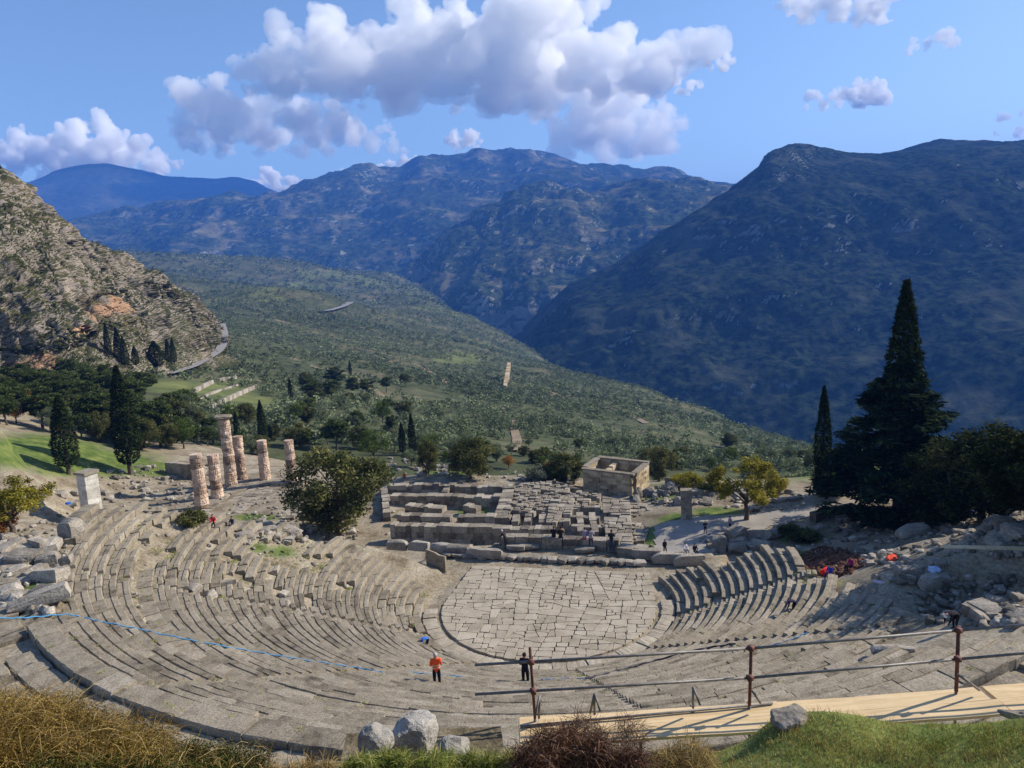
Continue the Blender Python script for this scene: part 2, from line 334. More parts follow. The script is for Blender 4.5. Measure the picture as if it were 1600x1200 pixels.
# valley: rolling land from the sanctuary to the far plain
vrows = [[(-500, 860, 120), (0, 850, 120), (300, 830, 125), (600, 820, 125), (900, 820, 125), (1150, 820, 125), (1400, 830, 130), (2000, 840, 140)],
         [(-500, 690, 165), (0, 690, 170), (300, 700, 170), (600, 720, 165), (900, 730, 165), (1150, 745, 175), (1300, 745, 200), (2000, 760, 200)],
         [(-500, 610, 210), (0, 612, 230), (300, 635, 240), (600, 660, 240), (900, 690, 245), (1100, 705, 260), (1270, 712, 300), (2000, 760, 300)],
         [(-500, 590, 300), (0, 590, 300), (250, 590, 330), (450, 600, 370), (600, 615, 380), (850, 640, 400), (1050, 665, 420), (1220, 700, 420), (1400, 725, 420), (2000, 780, 430)],
         [(-500, 560, 420), (100, 560, 450), (300, 560, 480), (480, 560, 560), (650, 575, 600), (850, 600, 640), (1000, 625, 640), (1180, 675, 560), (1400, 730, 560), (2000, 800, 560)],
         [(-500, 530, 650), (200, 530, 650), (350, 520, 750), (500, 520, 900), (650, 535, 980), (800, 563, 980), (950, 592, 900), (1100, 640, 780), (1300, 740, 750), (2000, 860, 750)],
         [(-500, 500, 1000), (200, 500, 1000), (350, 488, 1100), (500, 489, 1300), (620, 497, 1450), (720, 515, 1500), (800, 548, 1450), (900, 590, 1300), (1100, 680, 1100), (1400, 820, 1000), (2000, 900, 1000)],
         [(-500, 470, 1400), (200, 470, 1400), (350, 462, 1700), (450, 466, 1800), (540, 470, 1900), (640, 472, 2000), (700, 484, 2000), (760, 510, 1900), (850, 570, 1650), (1100, 760, 1350), (1400, 900, 1250), (2000, 1000, 1250)],
         [(-500, 445, 2100), (150, 445, 2100), (300, 440, 2300), (420, 440, 2500), (520, 447, 2500), (600, 455, 2500), (670, 462, 2500), (760, 560, 2200), (900, 680, 1900), (1100, 860, 1650), (1400, 1000, 1500), (2000, 1100, 1500)],
         [(-500, 425, 3000), (150, 422, 3000), (300, 424, 3200), (420, 424, 3300), (520, 432, 3300), (600, 445, 3300), (700, 480, 3200), (800, 580, 2800), (1000, 720, 2300), (1400, 900, 2000), (2000, 1000, 1900)],
         [(-500, 415, 4300), (150, 412, 4300), (300, 410, 4500), (420, 412, 4600), (520, 418, 4600), (600, 425, 4600), (700, 450, 4600), (900, 520, 4000), (1400, 600, 3500), (2000, 620, 3500)]]
g = loft(vrows, [(1500, -60), (4000, -200)], 330, 520)
dist = np.hypot(g[..., 0] - OC[0], g[..., 1] - OC[1])
amp = np.clip((dist - 140) / 1800, 0, 1)
VG = rough(g, 420, 1, 61, octv=4, off=.18) - g
g = g + VG * (8 + 34 * amp)[..., None] * np.clip((dist - 140) / 300, 0, 1)[..., None]
# low hills of the middle distance (three wooded swells, a rocky headland with a road cut)
def hill(g, px, py, d, sx, sy, hh):
    c = atd(px, py, d); dd = c[:2] - OC[:2]; dd /= np.linalg.norm(dd); pr = np.array([dd[1], -dd[0]])
    q = g[..., :2] - c[:2]; a = q @ dd; b = q @ pr
    g[..., 2] += hh * np.exp(-(a / sy) ** 2 - (b / sx) ** 2)
hill(g, 250, 425, 2900, 700, 260, 75); hill(g, 430, 425, 3300, 260, 200, 45); hill(g, 600, 456, 2650, 260, 150, 16)
hill(g, 540, 466, 2150, 360, 80, 16); hill(g, 450, 478, 1500, 170, 120, 34); hill(g, 612, 440, 3100, 110, 90, 42); hill(g, 330, 465, 1900, 300, 150, 20)
g[..., 2] += fbm(g[..., 0] / 60, g[..., 1] / 60, 0, 5, 71) * 4 * np.clip((dist - 150) / 250, 0, 1)
VALLEY = g
def spot(g, px, py, rx, ry):         # 1 inside an ellipse seen from the camera, used for ground cover that has its own place
    q = g - OC; cr, sr, cp, sp = math.cos(ROLL), math.sin(ROLL), math.cos(PITCH), math.sin(PITCH)
    zf = q[..., 1] * cp - q[..., 2] * sp; up = q[..., 1] * sp + q[..., 2] * cp
    zf = np.maximum(zf, .1)
    u = q[..., 0] / zf * FPX; v = -up / zf * FPX
    X = 800 + u * cr + v * sr; Y = 600 - u * sr + v * cr
    return np.exp(-(((X - px) / rx) ** 2 + ((Y - py) / ry) ** 2) * .9), X, Y
gr = np.zeros(g.shape[:2])
for a in ((60, 700, 150, 30), (170, 715, 90, 22), (340, 612, 70, 20), (390, 630, 60, 12), (270, 605, 50, 12), (420, 640, 30, 9), (460, 445, 40, 5), (420, 468, 30, 5), (720, 560, 50, 10), (880, 600, 20, 5)):
    gr = np.maximum(gr, spot(g, *a)[0])
_, VX, VY = spot(g, 0, 0, 1, 1)
fl = fbm(g[..., 0] / 160, g[..., 1] / 260, 0, 3, 99); gr = np.maximum(gr, np.clip((fl - .12) * 3, 0, .62) * np.clip((dist - 900) / 600, 0, 1))
vo = grid_mesh('valley', g, SLOPE, attrs={'grass': gr.ravel()})
tag(vo, 'olive covered valley slope falling from the ruins to the gorge', 'valley', kind='structure')
# deep ground sheet to the horizon
me = mesh_np('ground', np.array([(-60000, -30000, -640), (60000, -30000, -640), (60000, 70000, -640), (-60000, 70000, -640)], float), np.array([[0, 1, 2, 3]]), FARL)
tag(mobj('ground', me), 'low ground far below reaching the horizon', 'ground', kind='structure')
# rocky cliff on the left
g = loft([[(-700, 700, 150), (-300, 660, 190), (-100, 640, 215), (0, 628, 235), (100, 615, 265), (200, 605, 300), (300, 585, 390), (380, 570, 460)],
          [(-700, 640, 200), (-300, 600, 240), (-100, 590, 260), (0, 582, 280), (60, 570, 300), (120, 545, 320), (200, 535, 350), (300, 545, 430), (360, 548, 520)],
          [(-700, 520, 240), (-300, 500, 270), (-100, 500, 290), (0, 500, 305), (60, 500, 320), (120, 490, 340), (190, 480, 380), (280, 500, 460), (345, 535, 560)],
          [(-700, 300, 300), (-300, 330, 320), (-100, 380, 335), (0, 385, 350), (60, 390, 365), (120, 410, 390), (190, 440, 430), (260, 470, 500), (340, 525, 590)],
          [(-700, -200, 380), (-300, 50, 400), (-100, 190, 420), (0, 240, 430), (30, 270, 430), (60, 312, 430), (100, 350, 440), (140, 376, 460), (180, 400, 480), (215, 425, 500), (260, 448, 530), (300, 480, 570), (338, 518, 620)]],
         [(80, -6), (300, -30), (700, -150)], 420, 620)
ee = np.clip(np.linspace(0, 1, 420) * 6, 0, 1)[:, None]
org = np.zeros(g.shape[:2])
for a in ((120, 500, 34, 24), (170, 488, 34, 20), (70, 560, 30, 18), (20, 575, 40, 14), (105, 525, 14, 10)): org = np.maximum(org, spot(g, *a)[0])
# steep bluff where the orange cliff stands
c0 = rough(g, 60, 20, 81, ridge=True, edge=ee, off=.55, zs=.3); c0 = rough(c0, 18, 6.0, 83, edge=ee, octv=6, ridge=True, gain=.6, zs=.4); c0 = rough(c0, 5, 1.6, 85, edge=ee, octv=4)
co = grid_mesh('cliff', c0, CLIFF, attrs={'orange': org.ravel()}, smooth=False)
tag(co, 'grey and orange rocky cliff with scrub on the left', 'cliff', kind='structure')
CLIFFG = c0
#=== NEAR
# ------------------------------------------------------------------ near land
SL, R0 = .478, 10.5
def cone(r): return np.maximum(0, SL * (r - R0))
def onslope(px, py):
    d = ray(px, py); ts = np.linspace(15, 130, 9000); P = OC + d * ts[:, None]
    i = np.argmax(P[:, 2] <= cone(np.hypot(P[:, 0], P[:, 1]))); return P[i]
def uv2(u, v): return np.array([u * .970 + v * .242, -u * .242 + v * .970])
def inpoly(x, y, P):
    x = np.asarray(x, float); y = np.asarray(y, float); c = np.zeros(x.shape, bool)
    for i in range(len(P)):
        x0, y0 = P[i]; x1, y1 = P[i - 1]
        c ^= ((y0 > y) != (y1 > y)) & (x < (x1 - x0) * (y - y0) / (y1 - y0 + 1e-12) + x0)
    return c
ctl = []
for px, py, z in ((0, 700, 7), (0, 660, 11), (100, 742, 0), (100, 690, 2.5), (200, 742, -3), (200, 700, -2), (262, 715, -3.5), (300, 700, -5), (0, 740, 6), (60, 760, 1),
                  (1040, 800, -4), (1101, 835, -4), (1140, 830, -4), (1170, 815, -4), (1075, 810, -4), (1280, 840, -3.2), (1230, 800, -4), (1310, 795, -3.6), (1260, 760, -5),
                  (1400, 800, -2.2), (1330, 790, -3.4), (1500, 790, -.5), (1600, 790, 1.5), (1700, 800, 4), (1450, 772, -4), (1600, 765, -2), (700, 735, -6), (900, 745, -7), (850, 738, -7), (1050, 750, -6),
                  (0, 860, 10.5), (40, 850, 9.5), (20, 940, 12), (80, 815, 7), (30, 900, 11.5), (-100, 900, 11.5), (-200, 800, 9), (-100, 1000, 12)):
    ctl.append(atz(px, py, z))
for u, v, z in ((-40, 27, -5), (-40, 48, -5.4), (-56, 27, -4.6), (-56, 48, -5.2), (-25, 27, -5.6), (-25, 48, -6), (-10, 27, -5.6), (-10, 48, -6), (5, 27, -5), (5, 45, -5.5), (-20, 37, -6), (-62, 38, -4.6), (-66, 20, -3), (-20, 17, -5), (-36, 14, -3.6), (-5, 18, -4.6), (8, 18, -4), (-60, 5, -1), (-48, 8, -1.4), (-75, 30, -3),
                (-80, 10, 1.5), (-30, 62, -9), (0, 62, -10), (30, 60, -11), (-60, 66, -8), (20, 14, -2.6), (-28, 11, -3.0)):
    x, y = uv2(u, v); ctl.append((x, y, z))
for az in range(196, 350, 14):
    for r in (38.5, 44): ctl.append((r * math.cos(R(az)), r * math.sin(R(az)), 12.0 if r < 40 else 12.3))
for r, az, z in ((30, 0, 3.2), (40, 0, 4.5), (45, 345, 11), (26, 5, 1.0), (50, 0, 5), (60, 0, 6), (52, 190, 10), (60, 215, 12)): ctl.append((r * math.cos(R(az)), r * math.sin(R(az)), z))
ctl += [(-120, 100, 8), (-120, 60, 12), (-110, 20, 14), (-90, -20, 16), (-80, -60, 20), (62, 34, -3), (80, 40, -5), (90, 0, 2), (80, -60, 20), (0, -90, 24), (-40, 110, -16), (0, 110, -20), (60, 110, -26), (45, 60, -10), (60, 55, -9), (-90, 118, -6), (110, 80, -18), (140, 20, -2), (-150, 130, 8), (140, 130, -20), (-150, -60, 26), (140, -60, 22)]
for q in ((1420, 950), (1480, 985), (1440, 905), (1500, 930), (1400, 880), (1560, 950), (1600, 900), (1380, 1000)):
    P = onslope(*q); ctl.append((P[0], P[1], P[2] - .35))
ctl = np.array(ctl, float)
def tps_fit(P, lam=.6):
    n = len(P); d = np.hypot(P[:, None, 0] - P[None, :, 0], P[:, None, 1] - P[None, :, 1]) / 50
    K = np.where(d > 0, d ** 2 * np.log(d + 1e-12), 0) + lam * .002 * np.eye(n); Q = np.c_[np.ones(n), P[:, :2] / 50]
    A = np.block([[K, Q], [Q.T, np.zeros((3, 3))]]); return np.linalg.solve(A, np.r_[P[:, 2], 0, 0, 0])
TW = tps_fit(ctl)
def tps(x, y):
    sh = x.shape; x = x.ravel(); y = y.ravel(); o = TW[-3] + TW[-2] * x / 50 + TW[-1] * y / 50
    for i, c in enumerate(ctl):
        d2 = ((x - c[0]) ** 2 + (y - c[1]) ** 2) / 2500; o = o + TW[i] * .5 * d2 * np.log(d2 + 1e-12)
    return o.reshape(sh)
CAV_PX = [(664, 872), (612, 853), (548, 838), (500, 842), (440, 818), (380, 812), (300, 797), (220, 790), (132, 790), (105, 815), (100, 900), (97, 935), (58, 982)]
CAV_PXR = [(1700, 960), (1600, 985), (1500, 1012), (1440, 1018), (1330, 1016), (1372, 1000), (1395, 975), (1398, 950), (1360, 918), (1322, 894), (1290, 902), (1262, 882), (1240, 850), (1185, 860), (1130, 872), (1060, 888), (1036, 902)]
CAV = [tuple(onslope(*p)[:2]) for p in CAV_PX] + [(37.3 * math.cos(R(a)), 37.3 * math.sin(R(a))) for a in range(228, 306, 3)] + [tuple(onslope(*p)[:2]) for p in CAV_PXR]
XS = np.arange(-150, 140.1, .6); YS = np.arange(-62, 135.1, .6)
GX, GY = np.meshgrid(XS, YS)
HZ = tps(GX, GY)
RR = np.hypot(GX, GY); UU = GX * .970 - GY * .242; VV = GX * .242 + GY * .970
HZ = HZ + fbm(GX / 9, GY / 9, 0, 5, 5) * .45 + fbm(GX / 2.2, GY / 2.2, 0, 3, 6) * .12
# flat stage strip and the drop behind it
flatm = (VV < 13.2) & (UU > -15) & (UU < 15.5) & (VV > 3) 
HZ = np.where(flatm, -.12, HZ)
HZ = np.where(RR < 10.6, -.16, HZ)
inc = inpoly(GX, GY, CAV)
AZ = np.degrees(np.arctan2(GY, GX)) % 360; HZ = np.where((RR > 36.2) & (RR < 41.5) & (AZ > 196) & (AZ < 330), 11.62 + .1 * (HZ - 12), HZ)
HZ = np.where(inc & (RR > 10.4) & (RR < 36.2), cone(RR) - .42, HZ)
# plaza and paths are smooth
HZ = np.where((GY > 128), HZ - (GY - 128) * 1.2, HZ)
def H(x, y):
    fx = (np.asarray(x, float) - XS[0]) / .6; fy = (np.asarray(y, float) - YS[0]) / .6
    ix = np.clip(fx.astype(int), 0, len(XS) - 2); iy = np.clip(fy.astype(int), 0, len(YS) - 2); a = np.clip(fx - ix, 0, 1); b = np.clip(fy - iy, 0, 1)
    return (HZ[iy, ix] * (1 - a) + HZ[iy, ix + 1] * a) * (1 - b) + (HZ[iy + 1, ix] * (1 - a) + HZ[iy + 1, ix + 1] * a) * b
_ts = np.geomspace(22, 260, 2600)
def hit(px, py):
    P = OC + ray(px, py) * _ts[:, None]
    below = P[:, 2] <= H(P[:, 0], P[:, 1]); i = int(np.argmax(below))
    return P[i] if below.any() else P[-1]
gp = hit(1548, 893); HZ -= 3.2 * np.exp(-((GX - gp[0]) / 4.2) ** 4 - ((GY - gp[1]) / 3.2) ** 4)
NG = np.stack([GX, GY, HZ], -1)
gr = np.zeros(GX.shape)
for a in ((60, 705, 130, 30), (140, 722, 120, 26), (235, 732, 50, 14), (405, 858, 20, 12), (440, 862, 34, 16), (25, 920, 50, 40), (60, 870, 40, 14), (1060, 812, 40, 12), (1120, 800, 50, 9), (1020, 845, 14, 26), (1250, 838, 45, 14), (1240, 866, 30, 6), (400, 808, 40, 6), (700, 738, 60, 6), (850, 740, 60, 6), (1030, 770, 40, 14), (1400, 720, 300, 40), (900, 715, 400, 24), (400, 770, 20, 8), (740, 800, 30, 8)):
    gr = np.maximum(gr, spot(NG, *a)[0])
_, NX, NY = spot(NG, 0, 0, 1, 1)
gr = np.maximum(gr, .22 * spot(NG, 1440, 960, 90, 60)[0])
gr = np.where(inc, gr * .6, gr)
idx = np.arange(GX.size).reshape(GX.shape)
F = np.stack([idx[:-1, :-1], idx[:-1, 1:], idx[1:, 1:], idx[1:, :-1]], -1).reshape(-1, 4)
tag(mobj('ground', mesh_np('near_ground', NG.reshape(-1, 3), F, EARTH, smooth=True, attrs={'grass': gr.ravel()})), 'stony earth and grass ground of the ruins on the hillside', 'ground', kind='structure')

# ------------------------------------------------------------------ the theatre
theatre = tag(empty('ancient_theatre', (0, 0, 0)), 'large grey stone ancient theatre with curved rows of worn seats around a paved circle', 'theatre')
STAIRS = [205.5, 238.4, 274.9, 307.4, 340.2]
HOLES = [(398, 846, 1.0), (405, 862, 1.2), (440, 852, 1.3), (455, 870, 1.5), (425, 868, 1.1), (486, 882, .9), (500, 876, .8), (372, 905, .8), (660, 925, .5), (470, 846, 1.2), (235, 855, .9), (262, 860, .8), (360, 872, .6), (540, 915, .5), (620, 905, .4), (330, 930, .8), (300, 905, .5), (1265, 905, .8), (1330, 905, .9)]
HOLES = [(*onslope(a, b)[:2], r) for a, b, r in HOLES]
rows = []; r = 10.9
for i in range(27): rows.append((r, .70)); r += .70
dz = (r, 1.25); r += 1.25
for i in range(6): rows.append((r, .74)); r += .74
rows.append((r, 1.15)); ROUT = r + 1.15
def block(mb, a0, a1, ra, rb, zt, depth, groove=True, seg=5, tilt=.015, jit=.012, zj=.02):
    m = (ra + rb) / 2; dz_ = random.gauss(0, zj); ta = random.gauss(0, tilt); tr = random.gauss(0, tilt); w_ = rb - ra
    dr = random.gauss(0, .012)
    prof = [(ra + .01, zt - depth), (ra, zt - .05), (ra + .04, zt)]
    if groove: prof += [(ra + w_ * .47, zt - .005), (ra + w_ * .52, zt - .055), (rb, zt - .06)]
    else: prof += [(ra + w_ * .5, zt + .01), (rb - .04, zt), (rb, zt - .05)]
    prof += [(rb, zt - depth)]
    k = len(prof); V = []
    for s in range(seg):
        f = s / (seg - 1); a = a0 + (a1 - a0) * f; e = .03 / m if False else 0
        for j, (q, z) in enumerate(prof):
            q2 = q + dr + random.gauss(0, jit); zz = z + dz_ + (ta * (f - .5) * (a1 - a0) * m + tr * (q - m) if j not in (0, k - 1) else 0) + (random.gauss(0, jit * .6) if 0 < j < k - 1 else 0)
            if s in (0, seg - 1) and 0 < j < k - 1: zz -= .012
            V.append((q2 * math.cos(a), q2 * math.sin(a), zz))
    F = []
    for s in range(seg - 1):
        for j in range(k - 1):
            F.append((s * k + j, (s + 1) * k + j, (s + 1) * k + j + 1, s * k + j + 1))
    F += [tuple(range(k - 1, -1, -1)), tuple((seg - 1) * k + j for j in range(k))]
    mb.add(V, [tuple(reversed(f)) for f in F], min(1, max(0, random.gauss(.5, .24))))
edges = [160] + STAIRS + [380]
hx = np.array(HOLES)
def ok(x, y):
    return bool(inpoly(np.array([x]), np.array([y]), CAV)[0]) and not (np.hypot(hx[:, 0] - x, hx[:, 1] - y) < hx[:, 2]).any()
# ragged zones of the left wing where the rows have slid and broken
def ruin(a, r):
    v = vnoise(a * 9, r * .45, 0, 12)
    z = (.75 if (a < 3.55 or a > 5.95) else .12)
    return z * max(0, v) 
PIECES = []
for n, (ra, wd) in enumerate(rows):
    zt = SL * (ra + wd * .5 - R0) if wd < 1 else SL * (ra + .35 - R0)
    rise = .37 if n != 27 else .8
    for k in range(6):
        mb = MB(); nb_ = 0; gap = .42 / ra
        a0 = R(edges[k]) + (gap if k else 0); a1 = R(edges[k + 1]) - (gap if k < 5 else 0)
        L_ = (a1 - a0) * ra; a = a0
        while a < a1 - .15 / ra:
            l = random.uniform(1.1, 2.5) if wd < 1 else random.uniform(1.3, 2.3); b_ = min(a1, a + l / ra)
            if a1 - b_ < .5 / ra: b_ = a1
            am = (a + b_) / 2; x, y = (ra + wd / 2) * math.cos(am), (ra + wd / 2) * math.sin(am)
            rn = ruin(am, ra)
            if ok(x, y) and random.random() > .01 + rn * .3:
                g_ = random.uniform(.008, .03) / ra
                block(mb, a + g_, b_ - g_, ra + (0.015 if rn < .2 else random.uniform(-.06, .1)), ra + wd - .012, zt - (0 if rn < .2 else random.uniform(0, .08)), rise + .12, groove=wd < 1 and random.random() > .15 + rn, zj=.010 + rn * .06, tilt=.008 + rn * .07, jit=.010 + rn * .018); nb_ += 1
            a = b_
        if nb_:
            am = (a0 + a1) / 2; PIECES.append((nb_ / np.linalg.norm(OC - [ra * math.cos(am), ra * math.sin(am), zt]) ** 2, len(PIECES), mb))
PIECES.sort(key=lambda t: (-t[0], t[1]))
for _, _, mb in PIECES[:100]: mb.build('seat_row', STONE, theatre)
rest = MB()
for _, _, mb in PIECES[100:]:
    n_ = len(rest.v); rest.v += mb.v; rest.f += [tuple(i + n_ for i in f) for f in mb.f]; rest.r += mb.r
if rest.v: tag(rest.build('seat_rows', STONE, theatre), kind='stuff')
mb = MB()                       # the walkway between the two tiers
a = R(200)
while a < R(312):
    b_ = a + random.uniform(.9, 1.5) / dz[0]; am = (a + b_) / 2
    if ok((dz[0] + .6) * math.cos(am), (dz[0] + .6) * math.sin(am)): block(mb, a + .0005, b_ - .0005, dz[0], dz[0] + dz[1] - .02, SL * (dz[0] - R0) + .02, .5, groove=False)
    a = b_
mb.build('walkway', STONE, theatre)
for sa in STAIRS:
    mb = MB()
    for n, (ra, wd) in enumerate(rows):
        zt = SL * (ra + wd * .5 - R0) if wd < 1 else SL * (ra + .35 - R0)
        a = R(sa)
        if not ok((ra + .3) * math.cos(a), (ra + .3) * math.sin(a)): continue
        g_ = .39 / ra
        block(mb, a - g_, a + g_, ra, ra + wd * .5, zt - .19, .4, groove=False, seg=3)
        block(mb, a - g_, a + g_, ra + wd * .5, ra + wd, zt - .03, .4, groove=False, seg=3)
    mb.build('stairway', STONE, theatre)
# back wall blocks standing up behind the last row, terrace of flags
mb = MB(); a = R(198)
while a < R(325):
    for k, rr in enumerate((ROUT + .03, ROUT + 1.5)):
        l = random.uniform(1.1, 2.4) / 38; 
        if random.random() < .93: block(mb, a + .001, a + l - .001, rr + random.uniform(0, .1), rr + 1.35, 11.80 + random.gauss(0, .03), .4, groove=False, jit=.03)
    a += l
mb.build('flagstone_path', STONE, theatre)
# orchestra kerb, drain and paving
mb = MB(); a = R(178)
while a < R(352):
    l = random.uniform(.6, 1.1) / 10; block(mb, a + .0015, a + l - .0015, 9.62 + random.uniform(-.04, .04), 10.75 + random.uniform(-.06, .06), .06 + random.gauss(0, .025), .5, groove=False, jit=.02); a += l
mb.build('orchestra_kerb', PAVE, theatre)
def clip(P, n, d):
    o = []
    for i in range(len(P)):
        a, b = P[i], P[(i + 1) % len(P)]; da, db = a @ n - d, b @ n - d
        if da <= 0: o.append(a)
        if (da < 0) != (db < 0) and da != db: o.append(a + (b - a) * (da / (da - db)))
    return o
def area(P): return .5 * abs(sum(P[i][0] * P[(i + 1) % len(P)][1] - P[i][1] * P[(i + 1) % len(P)][0] for i in range(len(P))))
def crazy(P, amin, amax, rnd, out, jag=.28):
    A = area(P)
    if A < rnd.uniform(amin, amax): out.append(P); return
    Q = np.array(P); c = Q.mean(0); e0, e1 = np.array([.970, -.242]), np.array([.242, .970]); ax = e0 if np.ptp(Q @ e0) > np.ptp(Q @ e1) * rnd.uniform(.8, 1.5) else e1
    th = rnd.gauss(0, jag); n = np.array([ax[0] * math.cos(th) - ax[1] * math.sin(th), ax[0] * math.sin(th) + ax[1] * math.cos(th)])
    pr = Q @ n; d = pr.min() + (pr.max() - pr.min()) * rnd.uniform(.34, .66)
    a = clip(P, n, d); b = clip(P, -n, -d)
    if len(a) > 2 and len(b) > 2: crazy(a, amin, amax, rnd, out, jag); crazy(b, amin, amax, rnd, out, jag)
    else: out.append(P)
def slabs(mb, polys, z, depth, gap=.03, zj=.01, tilt=.004, chip=.04, mask=None, zf=None):
    for P in polys:
        Q = np.array(P); c = Q.mean(0)
        if mask is not None and not mask(c): continue
        # subdivide edges, shrink, roughen
        pts = []
        for i in range(len(Q)):
            a, b = Q[i], Q[(i + 1) % len(Q)]; L_ = np.linalg.norm(b - a); k = max(1, int(L_ / .45))
            for j in range(k):
                q = a + (b - a) * ((j + (.12 if j == 0 else 0)) / k); pts.append(q)
        pts = [q + (c - q) / (np.linalg.norm(c - q) + 1e-9) * (gap + abs(random.gauss(0, chip * .4))) for q in pts]
        zz = (z if zf is None else zf(c)) + random.gauss(0, zj); tx, ty = random.gauss(0, tilt), random.gauss(0, tilt); n = len(pts)
        top = [(q[0], q[1], zz + tx * (q[0] - c[0]) + ty * (q[1] - c[1])) for q in pts]
        inn = [(q[0] + (c[0] - q[0]) * .035, q[1] + (c[1] - q[1]) * .035, t[2] + .006) for q, t in zip(pts, top)]
        bot = [(t[0], t[1], t[2] - depth) for t in top]
        V = inn + top + bot
        F = [tuple(range(n))] + [(n + i, n + (i + 1) % n, (i + 1) % n, i) for i in range(n)] + [(2 * n + i, 2 * n + (i + 1) % n, n + (i + 1) % n, n + i) for i in range(n)]
        s = sum(pts[i][0] * pts[(i + 1) % n][1] - pts[i][1] * pts[(i + 1) % n][0] for i in range(n))
        if s < 0: F = [tuple(reversed(f)) for f in F]
        mb.add(V, F, min(1, max(0, random.gauss(.5, .22))))
circ = [np.array([9.22 * math.cos(t), 9.22 * math.sin(t)]) for t in np.linspace(0, 2 * math.pi, 48, endpoint=False)]
circ = [p for p in circ if p @ np.array([.242, .970]) < 1.5]; circ.sort(key=lambda p: (math.atan2(p @ np.array([.242, .970]), p @ np.array([.970, -.242])) + math.pi * 1.5) % (2 * math.pi))
circ = circ + [uv2(8.3, 7.6), uv2(-9.0, 7.4)]
rp = random.Random(5); out = []; crazy(circ, .4, 2.2, rp, out, .16)
mb = MB(); slabs(mb, out, .0, .3, gap=.008, chip=.02)
orch = mb.build('orchestra_floor', PAVE, theatre)
tag(orch, 'light crazy paved stone circle in the middle of the theatre')
#=== VEG
# ------------------------------------------------------------------ vegetation
from mathutils.bvhtree import BVHTree
def bvh_grid(G):
    M, Nn = G.shape[:2]; idx = np.arange(M * Nn).reshape(M, Nn)
    F = np.stack([idx[:-1, :-1], idx[:-1, 1:], idx[1:, 1:], idx[1:, :-1]], -1).reshape(-1, 4)
    return BVHTree.FromPolygons(G.reshape(-1, 3).tolist(), F.tolist())
_sub = NG[::2, ::2]
BV = [bvh_grid(_sub), bvh_grid(VALLEY[:280:2, ::2]), bvh_grid(CLIFFG[::2, ::2])]
def see(px, py):
    """first land met through a picture point: (place, distance)"""
    d = Vector(ray(px, py)).normalized(); o = Vector(OC) + d * 14; best = None
    for b in BV:
        h = b.ray_cast(o, d)
        if h[0] is not None and (best is None or h[3] < best[1]): best = (h[0], h[3])
    return np.array(best[0]) if best else None
def pxm(P):     # pixels per metre at a place
    q = np.asarray(P, float) - OC; return FPX / (q[1] * math.cos(PITCH) - q[2] * math.sin(PITCH))
def leaves(C, Rr, n, size, seed=0, shell=.5, aspect=1.6, up=.0, squash=1.0):
    """n leaf-sized quads spread through clumps C (k,3) of radii Rr (k,)"""
    g = np.random.default_rng(seed); C = np.asarray(C, float); Rr = np.asarray(Rr, float)
    p = Rr ** 2 / (Rr ** 2).sum(); k = g.choice(len(C), n, p=p)
    d = g.normal(size=(n, 3)); d /= np.linalg.norm(d, axis=1)[:, None]
    rad = (shell + (1 - shell) * g.random(n)) ; rad = np.where(g.random(n) < .25, g.random(n), rad)
    P = C[k] + d * (Rr[k] * rad)[:, None] * np.array([1, 1, squash])
    nn = d * .8 + g.normal(size=(n, 3)) * .8 + np.array([0, 0, up]); nn /= np.linalg.norm(nn, axis=1)[:, None]
    t = np.cross(nn, g.normal(size=(n, 3))); t /= np.linalg.norm(t, axis=1)[:, None]; b = np.cross(nn, t)
    s = size * g.uniform(.6, 1.4, n)[:, None]
    V = np.stack([P - t * s * aspect, P + b * s * .6, P + t * s * aspect, P - b * s * .6], 1).reshape(-1, 3)
    F = np.arange(4 * n).reshape(n, 4)
    cr = g.random(len(C))
    rn = np.clip(.5 + (cr[k] - .5) * .5 + g.normal(size=n) * .17, 0, 1)
    return V, F, np.repeat(rn, 4)
def limbs(mb, base, top, r0, clumps, n=7, bend=.25, seed=0, split=.35):
    rr = random.Random(seed); base = Vector(base); top = Vector(top); pts = [base]; k = 5
    for i in range(1, k + 1):
        p = base.lerp(top, i / k); p += Vector((rr.uniform(-1, 1), rr.uniform(-1, 1), 0)) * (top - base).length * .03 * bend * 4 * (i < k); pts.append(p)
    for i in range(k): mb.tube(pts[i], pts[i + 1], r0 * (1 - i / k * .75), r0 * (1 - (i + 1) / k * .75), 8, cap=False)
    mb.tube(base - Vector((0, 0, .5)), base, r0 * 1.5, r0, 8)
    for c in rr.sample(list(clumps), min(n, len(clumps))):
        c = Vector(c); f = rr.uniform(split, .9); i = min(k - 1, int(f * k)); s = pts[i].lerp(pts[i + 1], f * k - i); m = s.lerp(c, .5) + Vector((0, 0, (c - s).length * .1)); rb = r0 * (1 - f * .75) * .55
        mb.tube(s, m, rb, rb * .6, 6, cap=False); mb.tube(m, c, rb * .6, rb * .15, 5, cap=False)
F_CYP = foliage_mat('cypress_green', (.006, .011, .004), (.024, .036, .011), (.06, .078, .024), .1)
F_CON = foliage_mat('conifer_dark_green', (.006, .012, .006), (.018, .03, .014), (.05, .07, .028), .12)
F_PINE = foliage_mat('pine_green', (.02, .033, .010), (.065, .09, .027), (.17, .185, .06))
F_OAK = foliage_mat('dark_leaf_green', (.02, .03, .008), (.08, .092, .028), (.23, .215, .08))
F_OLIVE = foliage_mat('olive_leaf_grey_green', (.045, .06, .03), (.14, .17, .09), (.28, .31, .17), .2)
F_HOLM = foliage_mat('evergreen_dark_leaf', (.008, .014, .006), (.028, .038, .014), (.085, .09, .032))
F_BRIGHT = foliage_mat('fresh_leaf_green', (.03, .05, .01), (.08, .12, .025), (.18, .22, .05))
F_YEL = foliage_mat('autumn_yellow_leaf', (.11, .10, .015), (.28, .25, .035), (.50, .42, .08), .4)
